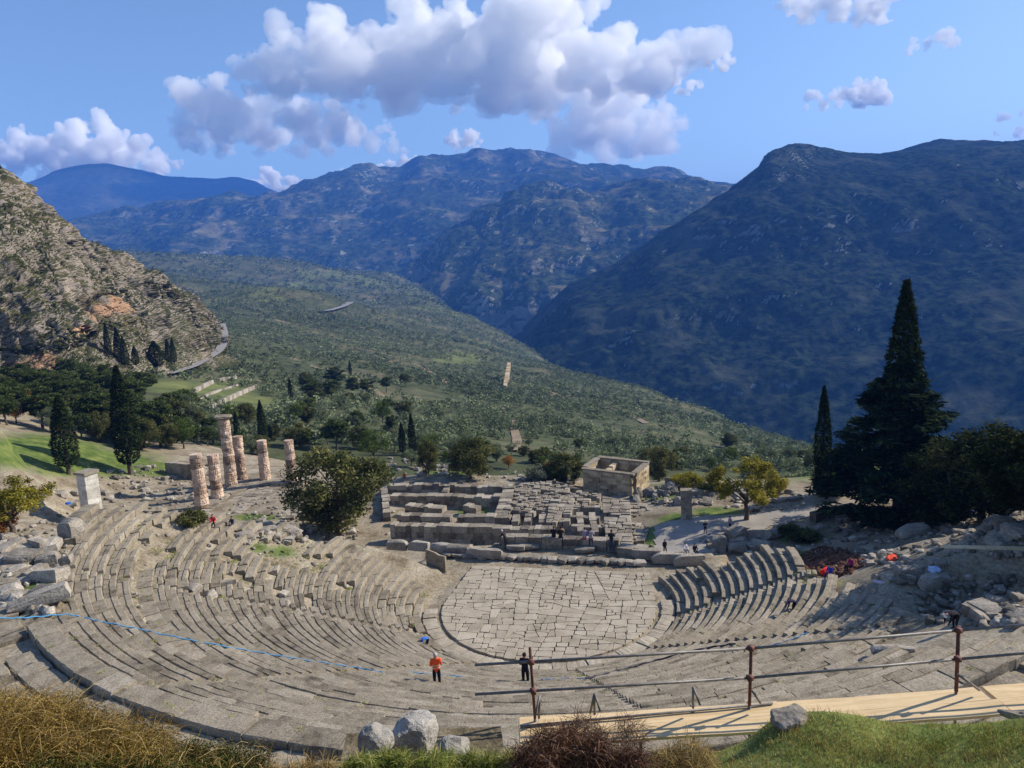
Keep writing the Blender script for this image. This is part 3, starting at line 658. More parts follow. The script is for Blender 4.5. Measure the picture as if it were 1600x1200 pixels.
F_ORG = foliage_mat('autumn_orange_leaf', (.12, .05, .015), (.32, .14, .03), (.45, .25, .05), .3)
F_DRY = foliage_mat('dry_golden_stem', (.10, .06, .02), (.30, .20, .07), (.55, .42, .18), .3)
F_BRWN = foliage_mat('brown_dead_stem', (.04, .02, .012), (.13, .07, .045), (.34, .22, .15), .2)
F_GRASS = foliage_mat('short_grass', (.09, .13, .02), (.27, .31, .065), (.6, .55, .22), .4)
F_SILV = foliage_mat('silver_bush', (.06, .075, .05), (.14, .16, .11), (.26, .28, .2), .2)

def blob(seed, n, rx, rz, zc, r):
    g = random.Random(seed); C = []; Rr = []
    while len(C) < n:
        p = [g.uniform(-1, 1) for _ in range(3)]
        if sum(q * q for q in p) > 1: continue
        C.append((p[0] * rx, p[1] * rx, zc + p[2] * rz)); Rr.append(r * g.uniform(.6, 1.25))
    return C, Rr
PROTO = {}
def toph(P, top):
    lo, hi = .2, 60
    for _ in range(30):
        m = (lo + hi) / 2; Y = spot(np.array([[[P[0], P[1], P[2] + m]]]), 0, 0, 1, 1)[2][0, 0]
        if Y > top: lo = m
        else: hi = m
    return lo
def proto(kind, var):
    """unit-height tree meshes (crown, trunk), shared by copies"""
    key = (kind, var)
    if key in PROTO: return PROTO[key]
    sd = hash(kind) % 1000 + var * 17 if False else sum(map(ord, kind)) + var * 17
    g = random.Random(sd); gn = np.random.default_rng(sd); mb = MB()
    if kind == 'cypress':
        n = 7000; t = gn.random(n) ** .85; prof = .085 * np.interp(t, [0, .04, .15, .35, .6, .85, 1], [.3, .75, 1.0, 1.05, .85, .42, .04])
        a = gn.random(n) * 2 * np.pi; lump = 1 + .16 * vnoise(np.cos(a) * 2.2 + var, np.sin(a) * 2.2, t * 9, sd)
        rad = prof * lump * np.where(gn.random(n) < .25, gn.random(n), .85 + .2 * gn.random(n))
        C = np.stack([rad * np.cos(a), rad * np.sin(a), .1 + .9 * t], 1)
        V, F, r = leaves(C, np.full(n, .004), n, .0075, sd, aspect=2.0, up=1.2)
        r = np.clip(np.repeat(.5 + .35 * vnoise(np.cos(a) * 3, np.sin(a) * 3, t * 14, sd + 1) + gn.normal(size=n) * .15, 4)[:len(r)], 0, 1); fm = F_CYP
        mb.tube((0, 0, -.03), (0, 0, .35), .018, .012, 8, cap=False)
    elif kind == 'conifer':
        Cs = []; Rs = []
        for i in range(260):
            z = g.random() ** 1.15; a = g.uniform(0, 6.283); w_ = .24 * (1 - z) ** .75 + .015; q = w_ * g.uniform(.45, 1.08); Cs.append((q * math.cos(a), q * math.sin(a), .05 + .93 * z)); Rs.append(.028 + .035 * (1 - z))
        V, F, r = leaves(Cs, Rs, 30000, .0075, sd, aspect=2.2, squash=.6, up=.6); fm = F_CON
        mb.tube((0, 0, -.03), (0, 0, .9), .022, .003, 8, cap=False)
    elif kind == 'pine':
        C, Rr = blob(sd, 44, .24, .30, .62, .09); V, F, r = leaves(C, Rr, 7000, .012, sd, squash=.6, aspect=2); fm = F_PINE
        limbs(mb, (0, 0, 0), (.02, .01, .8), .022, C, 12, seed=sd)
    elif kind in ('olive', 'oak', 'holm', 'bright', 'yellow', 'orange'):
        C, Rr = blob(sd, {'yellow': 46, 'oak': 60, 'holm': 80}.get(kind, 34), .40, .42 if kind in ('oak', 'holm') else .32, .48 if kind in ('oak', 'holm') else .6, .085 if kind == 'yellow' else .13)
        nl = {'olive': 6000, 'oak': 15000, 'holm': 17000, 'bright': 6000, 'yellow': 7000, 'orange': 5000}[kind]
        V, F, r = leaves(C, Rr, nl, .0125, sd, shell=.35); fm = {'olive': F_OLIVE, 'oak': F_OAK, 'holm': F_HOLM, 'bright': F_BRIGHT, 'yellow': F_YEL, 'orange': F_ORG}[kind]
        limbs(mb, (0, 0, 0), (.03, 0, .6), .03, C, 16, seed=sd, split=.3)
    elif kind in ('bush', 'silver', 'orangebush', 'greenbush', 'drybush'):
        C, Rr = blob(sd, 26, .55, .38, .45, .22); V, F, r = leaves(C, Rr, 5000, .028, sd, shell=.4); fm = {'bush': F_OAK, 'silver': F_SILV, 'orangebush': F_ORG, 'greenbush': F_BRIGHT, 'drybush': F_YEL}[kind]
        limbs(mb, (0, 0, 0), (0, 0, .4), .03, C, 10, seed=sd, split=.1)
    PROTO[key] = (mesh_np('crown', V, F, fm, rnd=r), mesh_np('trunk', np.array(mb.v), mb.f, BARK))
    return PROTO[key]
LM_ = [(146, 765, 'the pale pillar'), (330, 740, 'the nearest columns'), (362, 700, 'the tallest column'), (415, 720, 'the smooth column'), (457, 715, 'the rightmost column'), (531, 760, 'the dense round tree'), (960, 740, 'the roofless building'), (1073, 790, 'the dark square pillar'), (1166, 770, 'the yellow autumn tree'),
       (1404, 780, 'the huge conifer'), (1286, 700, 'the narrow cypress'), (108, 680, 'the cypress on the meadow'), (204, 670, 'the white pole cypress'), (440, 860, 'the grassy hollows'), (700, 780, 'the temple foundations'), (855, 845, 'the stage wall'), (1300, 878, 'the red soil patch'), (1560, 830, 'the plank bridge'), (1495, 1000, 'the right railing post'), (60, 942, 'the long left slab'),
       (646, 680, 'the two slim cypresses'), (735, 715, 'the dark round tree'), (340, 612, 'the terraced field'), (120, 500, 'the orange cliff'), (456, 612, 'the thin lone cypress'), (1150, 850, 'the squared block pair'), (350, 530, 'the curving road'), (640, 1000, 'the orchestra')]
def whereis(px, py):
    d, x, y, n = min(((px - a) ** 2 + (2 * (py - b)) ** 2, a, b, n) for a, b, n in LM_); d = d ** .5
    side = ('left of ' if px < x else 'right of ') if abs(px - x) > 1.6 * abs(py - y) else ('below ' if py > y else 'above ')
    if abs(px - x) > .6 * abs(py - y) and abs(px - x) <= 1.6 * abs(py - y): side = ('below and ' if py > y else 'above and ') + ('left of ' if px < x else 'right of ')
    return ('close ' if d < 28 else 'a little ' if d < 70 else 'well ') + side + n
KN = {'holm': 'broadleaf_tree', 'cypress': 'cypress', 'conifer': 'conifer', 'pine': 'pine_tree', 'olive': 'olive_tree', 'oak': 'broadleaf_tree', 'bright': 'broadleaf_tree', 'yellow': 'autumn_tree', 'orange': 'autumn_tree', 'bush': 'bush', 'silver': 'bush', 'orangebush': 'bush', 'greenbush': 'bush', 'drybush': 'bush'}
def tree(kind, px, py, top, width, label, group=None, var=None, at=None, cat=None):
    """foot at picture point (px,py), its top at row `top`, `width` pixels wide"""
    P = see(px, py) if at is None else np.array(at, float)
    if P is None: return None
    s = pxm(P); h = toph(P, top); var = random.randrange(3) if var is None else var
    cm, tm = proto(kind, var)
    natural = {'cypress': .18, 'conifer': .40, 'oak': .84, 'holm': .84, 'yellow': .82, 'pine': .6, 'bush': 1.4, 'silver': 1.4, 'orangebush': 1.4, 'greenbush': 1.4, 'drybush': 1.4}.get(kind, .98)
    k = width / s / (natural * h)
    o = empty(KN[kind], P, random.uniform(0, 6.28)); tag(o, label, cat or ('bush' if 'bush' in KN[kind] else 'tree'), group)
    for nm, me in (('crown', cm), ('trunk', tm)): mobj(nm, me, o, scale=(h * k, h * k, h))
    return o
# the trees one can tell apart, left to right
tree('cypress', 108, 741, 618, 36, 'dark cypress with a bare foot on the bright green meadow at the far left', var=0)
tree('cypress', 204, 741, 572, 38, 'taller dark cypress beside a white pole at the right end of the green meadow', var=1)
tree('cypress', 413, 700, 625, 14, 'slim cypress just behind the four upright temple columns', var=2)
tree('cypress', 372, 690, 643, 9, 'small cypress behind the tallest temple column', var=0)
tree('cypress', 291, 640, 607, 9, 'small pointed cypress below the grassy terraces', var=1)
tree('cypress', 646, 712, 645, 12, 'taller of two slim cypresses behind the leafy tree', var=1)
tree('cypress', 630, 712, 660, 11, 'shorter of two slim cypresses behind the leafy tree', var=2)
tree('cypress', 456, 634, 589, 7, 'thin cypress alone in the olive grove above the columns', var=2)
tree('cypress', 548, 590, 563, 5, 'thin distant cypress in the middle of the olive grove', var=0)
for i, (x, b, t, w_) in enumerate(((171, 560, 505, 10), (188, 570, 512, 13), (197, 575, 525, 12), (213, 573, 540, 11), (245, 577, 533, 24), (265, 570, 530, 10), (273, 570, 528, 9))):
    tree('cypress', x, b, t, w_, ('leftmost', 'second', 'third', 'fourth', 'broad fifth', 'sixth', 'rightmost')[i] + ' dark cypress in the row below the orange cliff', 'cypresses standing in a row below the cliff')
tree('conifer', 1404, 803, 560, 185, 'huge dark conifer on the right with a broad spreading skirt', var=0)
tree('cypress', 1406, 803, 438, 60, 'tall black cypress spire rising out of the huge dark conifer', var=2)
tree('cypress', 1286, 775, 603, 26, 'narrow cypress left of the huge dark conifer', var=1)
tree('oak', 531, 836, 682, 160, 'dense round leafy tree between the columns and the temple foundations', var=0)
tree('yellow', 1166, 813, 712, 112, 'yellow autumn tree with open branches beside the grey path', var=1)
tree('holm', 1535, 815, 652, 175, 'dark green bushy tree at the right edge behind the boulders', var=1)
tree('holm', 1465, 815, 688, 140, 'low dark bushy tree right of the huge conifer', var=2)
tree('holm', 1615, 815, 655, 160, 'dark bushy tree cut by the right edge of the view', var=0)
tree('holm', 1690, 830, 640, 210, 'dark bushy tree just outside the right edge', var=2)
tree('holm', 1300, 775, 700, 60, 'dark bushy tree at the foot of the narrow cypress', var=1)
tree('oak', 735, 748, 682, 76, 'dark round tree behind the temple foundations', var=1)
tree('oak', 670, 742, 682, 34, 'small dark conical tree left of the dark round tree', var=2)
tree('bright', 585, 722, 668, 60, 'green tree behind the leafy tree', var=0)
tree('oak', 885, 752, 706, 66, 'dark bushy tree left of the roofless stone building', var=2)
tree('oak', 1030, 752, 690, 56, 'dark tree just right of the roofless stone building', var=0)
tree('orange', 795, 732, 710, 28, 'small orange autumn tree behind the foundations', var=0)
tree('orangebush', 862, 748, 715, 34, 'reddish bush next to the roofless stone building', var=1)
tree('silver', 845, 752, 726, 50, 'silver green bush behind the temple floor', var=0)
tree('drybush', 1075, 760, 738, 60, 'yellowish bush right of the roofless stone building', var=1)
tree('drybush', 1210, 770, 738, 44, 'small yellow bush beside the autumn tree', var=2)
tree('bush', 304, 824, 792, 56, 'round green bush at the foot of the nearest broken column', var=1)
tree('bush', 1112, 770, 745, 44, 'low green bush behind the standing stone pillar', var=1)
tree('bush', 1248, 845, 818, 70, 'low spreading shrub among the stones on the right', var=2)
tree('yellow', 20, 838, 738, 130, 'yellow green autumn tree at the left edge beside the theatre', var=0)
tree('orangebush', 5, 835, 775, 60, 'orange leaved bush at the left edge under the autumn tree', var=2)
# the wood behind the meadow and the columns
rw = random.Random(21)
woods = []
for i in range(300):
    x = rw.uniform(-60, 640) if i < 140 else rw.uniform(-60, 300); y = rw.uniform(600, 730)
    lim = 659 + max(0, x) * .18
    if x < 300 and y > lim + 6: continue
    if 225 < x < 440 and 575 < y < 648: continue
    if 300 <= x and y > 712: continue
    woods.append((y, x))
for y, x in sorted(woods):
    k = rw.choice(['pine', 'oak', 'oak', 'olive', 'pine', 'bright'] if x > 230 else ['pine', 'pine', 'oak', 'pine', 'orange', 'olive'])
    hpx = rw.uniform(26, 46) * (.55 + .45 * (y - 590) / 130); 
    if k == 'pine': hpx *= 1.35
    if x < 300: hpx *= 1.35
    kind_txt = {'pine': 'tall green pine', 'oak': 'dark broadleaf tree', 'olive': 'grey green olive tree', 'bright': 'bright green tree', 'orange': 'rusty autumn tree'}[k]
    tree(k, x, y, y - hpx, hpx * rw.uniform(.7, 1.1), kind_txt + ', ' + whereis(x, y), kind_txt + 's in the wood')
for i in range(60):
    x = rw.uniform(640, 1330); y = rw.uniform(700, 742) if x > 900 else rw.uniform(690, 730)
    k = rw.choice(['olive', 'oak', 'olive', 'bright', 'olive']); hpx = rw.uniform(16, 30)
    kind_txt = {'oak': 'dark broadleaf tree', 'olive': 'grey green olive tree', 'bright': 'bright green tree'}[k]
    tree(k, x, y, y - hpx, hpx * 1.1, kind_txt + ', ' + whereis(x, y), kind_txt + 's below the ruins')

# the olive groves and scrub as one mass each
def unit_clump(nq, seed):
    g = np.random.default_rng(seed); V, F, r = leaves([(0, 0, .55), (.35, .1, .4), (-.3, .25, .45), (.05, -.35, .42), (-.1, 0, .8)], [.55, .45, .45, .45, .4], nq, .5 / nq ** .36, seed, shell=.6)
    return V, r
def scatter(name, G, mask, dens, sizes, lods, m, label, seed, far=1e9, zsq=.85):
    g = np.random.default_rng(seed)
    e1 = G[1:, :-1] - G[:-1, :-1]; e2 = G[:-1, 1:] - G[:-1, :-1]; A = np.linalg.norm(np.cross(e1, e2), axis=2)
    c = (G[1:, :-1] + G[:-1, 1:]) / 2; d = np.hypot(c[..., 0] - OC[0], c[..., 1] - OC[1])
    _, X, Y = spot(c, 0, 0, 1, 1); mk = mask(c, d, X, Y)
    lam = A * dens(d) * mk; nn = g.poisson(lam); ii, jj = np.nonzero(nn)
    rep = nn[ii, jj]; ii = np.repeat(ii, rep); jj = np.repeat(jj, rep); a = g.random(len(ii))[:, None]; b = g.random(len(ii))[:, None]
    P = G[ii, jj] * (1 - a) * (1 - b) + G[ii + 1, jj] * a * (1 - b) + G[ii, jj + 1] * (1 - a) * b + G[ii + 1, jj + 1] * a * b
    D = np.hypot(P[:, 0] - OC[0], P[:, 1] - OC[1]); sz = sizes(D) * g.uniform(.5, 1.5, len(P)) ** 1.2; tone = np.clip(.5 + .25 * fbm(P[:, 0] / 45, P[:, 1] / 45, 0, 3, seed) + .35 * fbm(P[:, 0] / 170, P[:, 1] / 170, 0, 3, seed + 4) + g.normal(size=len(P)) * .16, 0, 1)
    Vs = []; Rs = []
    for lo, hi, nq in lods:
        s = np.nonzero((D >= lo) & (D < hi))[0]
        if not len(s): continue
        ks = g.integers(0, 4, len(s))
        for v in range(4):
            q = s[ks == v]
            if not len(q): continue
            U, r = unit_clump(nq, seed * 10 + v); th = g.random(len(q)) * 6.283; cs, sn = np.cos(th), np.sin(th)
            W = np.empty((len(q), len(U), 3)); W[..., 0] = U[None, :, 0] * cs[:, None] - U[None, :, 1] * sn[:, None]; W[..., 1] = U[None, :, 0] * sn[:, None] + U[None, :, 1] * cs[:, None]; W[..., 2] = U[None, :, 2] * zsq
            W = W * sz[q][:, None, None] + P[q][:, None, :]
            Vs.append(W.reshape(-1, 3)); Rs.append(np.clip(tone[q][:, None] * .7 + r[None, :] * .5 - .1, 0, 1).ravel())
    V = np.concatenate(Vs); r = np.concatenate(Rs)
    print(name, len(P), 'clumps', len(V) // 4, 'quads')
    o = mobj(name, mesh_np(name, V, np.arange(len(V)).reshape(-1, 4), m, rnd=r)); tag(o, label, name.replace('_', ' '), kind='stuff'); return o
def clear(X, Y, c):
    n = fbm(c[..., 0] / 70, c[..., 1] / 70, 0, 4, 77)
    m = np.clip(1.15 - 3.2 * np.maximum(0, n - .02), 0.1, 1)
    for px, py, rx, ry in ((340, 612, 74, 20), (270, 606, 50, 14), (400, 632, 60, 14), (165, 600, 40, 6), (348, 530, 9, 26), (330, 560, 26, 8), (515, 476, 40, 9), (430, 435, 60, 5), (720, 565, 55, 8), (640, 570, 30, 6), (792, 592, 10, 14), (490, 580, 22, 8), (580, 600, 16, 5), (805, 680, 6, 30), (550, 470, 20, 8)):
        m = m * (1 - np.exp(-((X - px) / rx) ** 2 - ((Y - py) / ry) ** 2) * .95)
    return m
inview = lambda X: (X > -260) & (X < 1860)
scatter('olive_grove', VALLEY[:288], lambda c, d, X, Y: clear(X, Y, c) * inview(X) * (d > 175) * (d < 5000), lambda d: np.where(d < 1100, .034, np.where(d < 2000, .015, .0042)), lambda d: np.where(d < 1100, 2.9, np.where(d < 2000, 4.2, 8)),
        ((0, 330, 70), (330, 600, 30), (600, 1100, 14), (1100, 2000, 9), (2000, 5200, 6)), F_OLIVE, 'grey green olive groves covering the valley slope below the ruins', 31)
def cliffmask(c, d, X, Y):
    n = fbm(c[..., 0] / 30, c[..., 1] / 30, c[..., 2] / 30, 4, 90)
    low = np.clip((Y - (300 + X * .75)) / 160, 0, 1)
    return np.clip(.05 + n * 1.7 + low * .95, 0, 1) * (X > -100) * (1 - np.exp(-((X - 120) / 40) ** 2 - ((Y - 500) / 26) ** 2)) * (1 - np.exp(-((X - 175) / 34) ** 2 - ((Y - 490) / 20) ** 2))
scatter('scrub', CLIFFG[:330], cliffmask, lambda d: .11 + 0 * d, lambda d: 1.6 + 0 * d, ((0, 2000, 14),), F_OAK, 'dark green scrub dotted over the rocky cliff', 33, zsq=.7)
#=== RUINS
# ------------------------------------------------------------------ loose stones
import bmesh
def rock_mesh(seed, boxy=.75, sub=4, amp=.1, m=None, name='stone'):
    bm = bmesh.new(); bmesh.ops.create_cube(bm, size=2); bmesh.ops.subdivide_edges(bm, edges=bm.edges[:], cuts=sub, use_grid_fill=True)
    V = np.array([v.co[:] for v in bm.verts]); F = [[v.index for v in f.verts] for f in bm.faces]; bm.free()
    Sp = V / np.linalg.norm(V, axis=1)[:, None]; P = V * boxy + Sp * (1 - boxy) * 1.15
    g = np.random.default_rng(seed)
    for _ in range(5):                               # chip corners off with planes
        n = g.normal(size=3); n /= np.linalg.norm(n); d = g.uniform(.85, 1.15) * (1 if boxy > .6 else .85); s = P @ n - d; P = P - np.outer(np.maximum(0, s) * .9, n)
    f = fbm(P[:, 0] * 1.5 + seed * 7, P[:, 1] * 1.5, P[:, 2] * 1.5, 4, seed)
    P = P * (1 + f * amp * 2)[:, None] * .5
    return mesh_np(name, P, F, m or RUBBLE, rnd=[g.uniform(.2, .8)] * len(F), smooth=False)
BLK = [rock_mesh(100 + i, .9, 3, .04) for i in range(6)]; RCK = [rock_mesh(200 + i, .45, 5, .16) for i in range(6)]
rs = random.Random(9)
def stone(P, size, kind='block', rz=None, tilt=.12, sink=.2, label='', group=None, name='stone_block', me=None):
    me = me or rs.choice(BLK if kind == 'block' else RCK)
    o = mobj(name, me, loc=(P[0], P[1], P[2] + size[2] * (.5 - sink)), rot=(rs.gauss(0, tilt), rs.gauss(0, tilt), rs.uniform(0, 6.28) if rz is None else rz), scale=size)
    if len(label.split()) > 16: label = label.replace(' and ', ' ', 1).replace('a little ', '').replace('well ', '')
    return tag(o, label, 'stone block' if kind == 'block' else 'rock', group)
def zone(poly, n, smin, smax, kind, label, group, flat_=(.45, .8), tilt=.14, rz=None, name=None):
    xs = [p[0] for p in poly]; ys = [p[1] for p in poly]; k = 0
    for _ in range(n * 40):
        if k >= n: break
        x, y = rs.uniform(min(xs), max(xs)), rs.uniform(min(ys), max(ys))
        if not inpoly(np.array([x]), np.array([y]), poly)[0]: continue
        P = see(x, y)
        if P is None: continue
        s = rs.uniform(smin, smax); stone(P, (s * rs.uniform(.9, 1.7), s * rs.uniform(.7, 1.1), s * rs.uniform(*flat_)), kind, None if rz is None else rz + rs.gauss(0, .15), tilt, .22, ('small ' if s < smin + (smax - smin) * .33 else 'large ' if s > smin + (smax - smin) * .67 else '') + label + ', ' + whereis(x, y), group, name or ('stone_block' if kind == 'block' else 'rock')); k += 1
G_ = lambda t: t
zone([(0, 845), (60, 830), (100, 850), (98, 900), (60, 955), (0, 960)], 26, .6, 1.35, 'block', 'grey slab on the grass', 'loose slabs left of the seating')
zone([(60, 770), (130, 765), (240, 760), (240, 785), (130, 788), (60, 820)], 22, .6, 1.3, 'block', 'pale tumbled block', 'tumbled blocks around the pale pillar')
zone([(170, 738), (260, 720), (330, 728), (345, 760), (300, 780), (200, 785)], 44, .5, 1.3, 'block', 'fallen block in the rubble field', 'rubble field left of the columns')
zone([(375, 820), (440, 800), (520, 800), (550, 835), (500, 850), (430, 850), (380, 840)], 30, .7, 1.3, 'block', 'tumbled slab on the left wing', 'tumbled slabs above the grassy hollows')
zone([(600, 716), (720, 722), (720, 745), (600, 742)], 30, .5, 1.3, 'block', 'far block', 'scattered blocks behind the foundations')
zone([(810, 742), (905, 745), (905, 760), (800, 758)], 22, .4, 1.1, 'block', 'scattered block', 'scattered blocks left of the stone building')
zone([(940, 760), (1060, 752), (1065, 790), (985, 785)], 40, .5, 1.3, 'rock', 'upright stone', 'rubble in front of the stone building', flat_=(.8, 1.5))
zone([(1085, 775), (1130, 768), (1260, 760), (1262, 785), (1180, 800), (1085, 795)], 30, .5, 1.3, 'block', 'loose stone beyond the grey path', 'loose stones beyond the grey path')
zone([(1110, 838), (1180, 825), (1240, 828), (1240, 850), (1150, 862), (1100, 872)], 24, .7, 1.7, 'block', 'tumbled block by the right wing', 'tumbled blocks between path and right wing')
zone([(1255, 800), (1330, 795), (1420, 810), (1400, 850), (1300, 850), (1260, 838)], 26, .5, 1.2, 'rock', 'rough boulder in the shade', 'boulders in front of the huge conifer')
zone([(1520, 785), (1600, 780), (1600, 860), (1560, 860)], 16, .8, 1.7, 'rock', 'rough boulder piled', 'boulders piled at the right edge')
zone([(1500, 935), (1600, 930), (1600, 975), (1510, 975)], 16, .5, 1.1, 'block', 'flat slab at the right edge', 'flat slabs at the right edge')
zone([(1330, 885), (1480, 870), (1480, 915), (1400, 925)], 16, .4, .9, 'block', 'angular block on bare slope', 'angular blocks on the bare slope')
zone([(300, 930), (440, 925), (620, 955), (560, 975), (420, 960)], 10, .4, .8, 'block', 'loose stone lying on the seats', 'small stones on the left seats', sink if False else (.5, .9))
zone([(1330, 850), (1480, 812), (1530, 835), (1440, 872), (1350, 885)], 22, .35, .95, 'rock', 'rough rock on the bare ramp', 'rocks on the bare ramp')
# single stones that stand out
for x, y, s, lb in ((116, 842, (1.7, 1.3, 1.8), 'big upright boulder at the top left corner of the seating'), (38, 880, (1.8, 1.3, .9), 'large rounded slab at the left edge above the grass'), (62, 942, (3.0, 1.1, .8), 'long grey slab lying at the left end of the outer rows'), (76, 905, (2.4, 1.1, .8), 'long slab just above the other long slab at the left end'),
                    (1450, 918, (1.2, 1.0, 1.0), 'cube shaped boulder on the bare slope right of the seating'), (1420, 898, (1.5, .9, .7), 'tilted dark boulder left of the cube shaped boulder'), (1425, 836, (3.0, 1.9, 1.2), 'largest dark boulder under the huge conifer'), (1395, 1022, (1.9, .8, .5), 'long low rock at the lower end of the bare slope'), (1150, 845, (2.0, 2.0, 2.1), 'big squared block between path and theatre'), (1125, 858, (1.6, 1.6, 1.9), 'squared block left of the bigger squared block'),
                    (300, 925, (1.5, .9, .7), 'displaced seat block sticking up in the left wing'), (348, 917, (2.0, .6, .5), 'second displaced seat block lying along the left stairway')):
    P = see(x, y); stone(P, s, 'block', rs.uniform(-.5, .5), .1, .15, lb, name='boulder' if 'boulder' in lb else 'stone_block')
# low row of large blocks at the left of the stage
bx = [(622, 857), (655, 858), (690, 862), (716, 866), (747, 869), (768, 871)]
ORD = ('leftmost', 'second', 'third', 'fourth', 'fifth', 'rightmost')
for i, (x, y) in enumerate(bx): stone(atz(x, y, 0), (2.3, 1.0, 1.0), 'block', R(-14) + rs.gauss(0, .06), .03, .05, ORD[i] + ' large brown block in the low row at the left of the stage', 'row of blocks at the left of the stage')
for i, (x, y) in enumerate(((1010, 872), (1043, 877), (1076, 880))): stone(atz(x, y, 0), (3.0, 1.1, 1.0), 'block', R(-10 + 3 * i), .02, .05, ('left', 'middle', 'right')[i] + ' long worn block in the low curved wall under the two seated people', 'blocks of the low curved wall')
for i, (x, y) in enumerate(((806, 858), (828, 857), (914, 862))): stone(atz(x, y, 0), (2.0, .9, .5), 'block', R(-12), .02, .05, ('left', 'middle', 'right')[i] + ' flat block lying in front of the stage wall', 'flat blocks in front of the stage wall')
x = 700
while x < 1010:
    y = 868 + (x - 700) * .043; s = rs.uniform(.75, 1.15)
    stone(atz(x, y, 0), (s * 1.15, s, .42), 'rock', None, .05, .2, 'pale rounded kerb stone behind the orchestra, ' + whereis(x, y), 'pale stones edging the stage', name='kerb_stone', me=rs.choice(BLK)); x += s * 14.6
# broken upright slab by the drain
mb = MB(); P = atz(682, 896, 0); mb.add([(-.95, 0, 0), (.95, 0, 0), (.95, 0, 1.75), (.35, 0, 1.85), (-.1, 0, 2.15), (-.95, 0, 2.45), (-.95, .45, 0), (.95, .45, 0), (.95, .45, 1.6), (.35, .45, 1.75), (-.1, .45, 2.0), (-.95, .45, 2.3)],
    [(0, 1, 2, 3, 4, 5), (11, 10, 9, 8, 7, 6), (1, 7, 8, 2), (2, 8, 9, 3), (3, 9, 10, 4), (4, 10, 11, 5), (5, 11, 6, 0), (0, 6, 7, 1)], .35); mb.box((0, .2, -.05), (2.3, .9, .3))
tag(mb.build('standing_slab', STONE, loc=P, rot=(0, 0, R(-12))), 'broken upright slab with a slanting top beside the orchestra', 'stone slab')
# many smaller stones
def small_stones(name, polys, n, smin, smax, label, seed):
    g = random.Random(seed); Vs = []; Fs = []; rr = []; nv = 0
    base = []
    for m_ in BLK[:3] + RCK[:3]:
        v = np.empty(len(m_.vertices) * 3); m_.vertices.foreach_get('co', v); base.append((v.reshape(-1, 3), np.array([p.vertices[:] for p in m_.polygons])))
    for _ in range(n):
        po = g.choice(polys); xs = [p[0] for p in po]; ys = [p[1] for p in po]; x, y = g.uniform(min(xs), max(xs)), g.uniform(min(ys), max(ys))
        if not inpoly(np.array([x]), np.array([y]), po)[0]: continue
        P = see(x, y)
        if P is None: continue
        s = g.uniform(smin, smax); v, f = g.choice(base); M = np.array(Matrix.Rotation(g.uniform(0, 6.28), 3, 'Z') @ Matrix.Rotation(g.gauss(0, .3), 3, 'X'))
        Vs.append((v * [s * g.uniform(.8, 1.6), s, s * g.uniform(.5, .9)]) @ M.T + P + [0, 0, s * .2]); Fs.append(f + nv); nv += len(v); rr += [g.random()] * len(f)
    return tag(mobj(name, mesh_np(name, np.concatenate(Vs), np.concatenate(Fs), RUBBLE, rnd=rr)), label, 'rubble', kind='stuff')
small_stones('rubble', [[(140, 745), (330, 722), (345, 770), (250, 795), (130, 800)], [(590, 718), (905, 742), (905, 760), (600, 745)], [(930, 760), (1260, 765), (1260, 800), (980, 790)], [(1090, 835), (1330, 800), (1450, 840), (1250, 860), (1100, 875)], [(380, 800), (560, 800), (560, 850), (380, 850)], [(0, 840), (110, 800), (100, 960), (0, 960)],
                        [(1535, 800), (1600, 800), (1600, 870), (1545, 870)], [(1320, 840), (1540, 810), (1540, 860), (1340, 890)], [(1400, 900), (1600, 900), (1600, 985), (1450, 975)], [(230, 760), (460, 745), (470, 800), (250, 812)], [(600, 745), (1000, 760), (1020, 860), (600, 850)]], 2300, .16, .55, 'small broken stones strewn through the ruins', 41)
small_stones('seat_debris', [[(100, 800), (640, 870), (640, 1000), (300, 1060), (60, 990)], [(1040, 900), (1390, 930), (1380, 1010), (1050, 1010)]], 900, .08, .34, 'small stone chips lying on the theatre seats', 43)

# ------------------------------------------------------------------ temple of the columns
temple = tag(empty('temple_ruin', uv2(-35, 37).tolist() + [-5]), 'long ruined temple base of stone walls and pits behind the theatre', 'temple ruin')
def local(o): o.location = Vector(o.location) - Vector(temple.location); return o
def wallrun(p0, p1, th, zt, zb, name='foundation_wall', m=TEMPLE, lmin=1.1, lmax=2.2, parent=temple, jz=.05, courses=1):
    p0 = np.array(p0, float)[:2]; p1 = np.array(p1, float)[:2]; d = p1 - p0; L_ = np.linalg.norm(d); d /= L_; n = np.array([-d[1], d[0]]); rz = math.atan2(d[1], d[0]); mb = MB()
    hc = (zt - zb) / courses
    for c in range(courses):
        s = -rs.uniform(0, lmin) * (c > 0)
        while s < L_ - .1:
            l = min(rs.uniform(lmin, lmax), L_ - s) if s >= 0 else lmin
            if l > .25:
                q = p0 + d * (max(s, 0) + l / 2); top = zt - c * hc + (rs.gauss(0, jz) if c == 0 else 0)
                mb.box((q[0] + n[0] * rs.gauss(0, .03), q[1] + n[1] * rs.gauss(0, .03), (top + zt - (c + 1) * hc) / 2), (l - .03, th * rs.uniform(.93, 1.05), top - (zt - (c + 1) * hc) - .004), rz + rs.gauss(0, .008), (rs.gauss(0, .006), rs.gauss(0, .006)), jit=.03)
            s += l
    o = mb.build(name, m, parent)
    if parent is not None: o.location = -Vector(parent.location)
    return o
PZ = lambda x, y, z: atz(x, y, z)[:2]
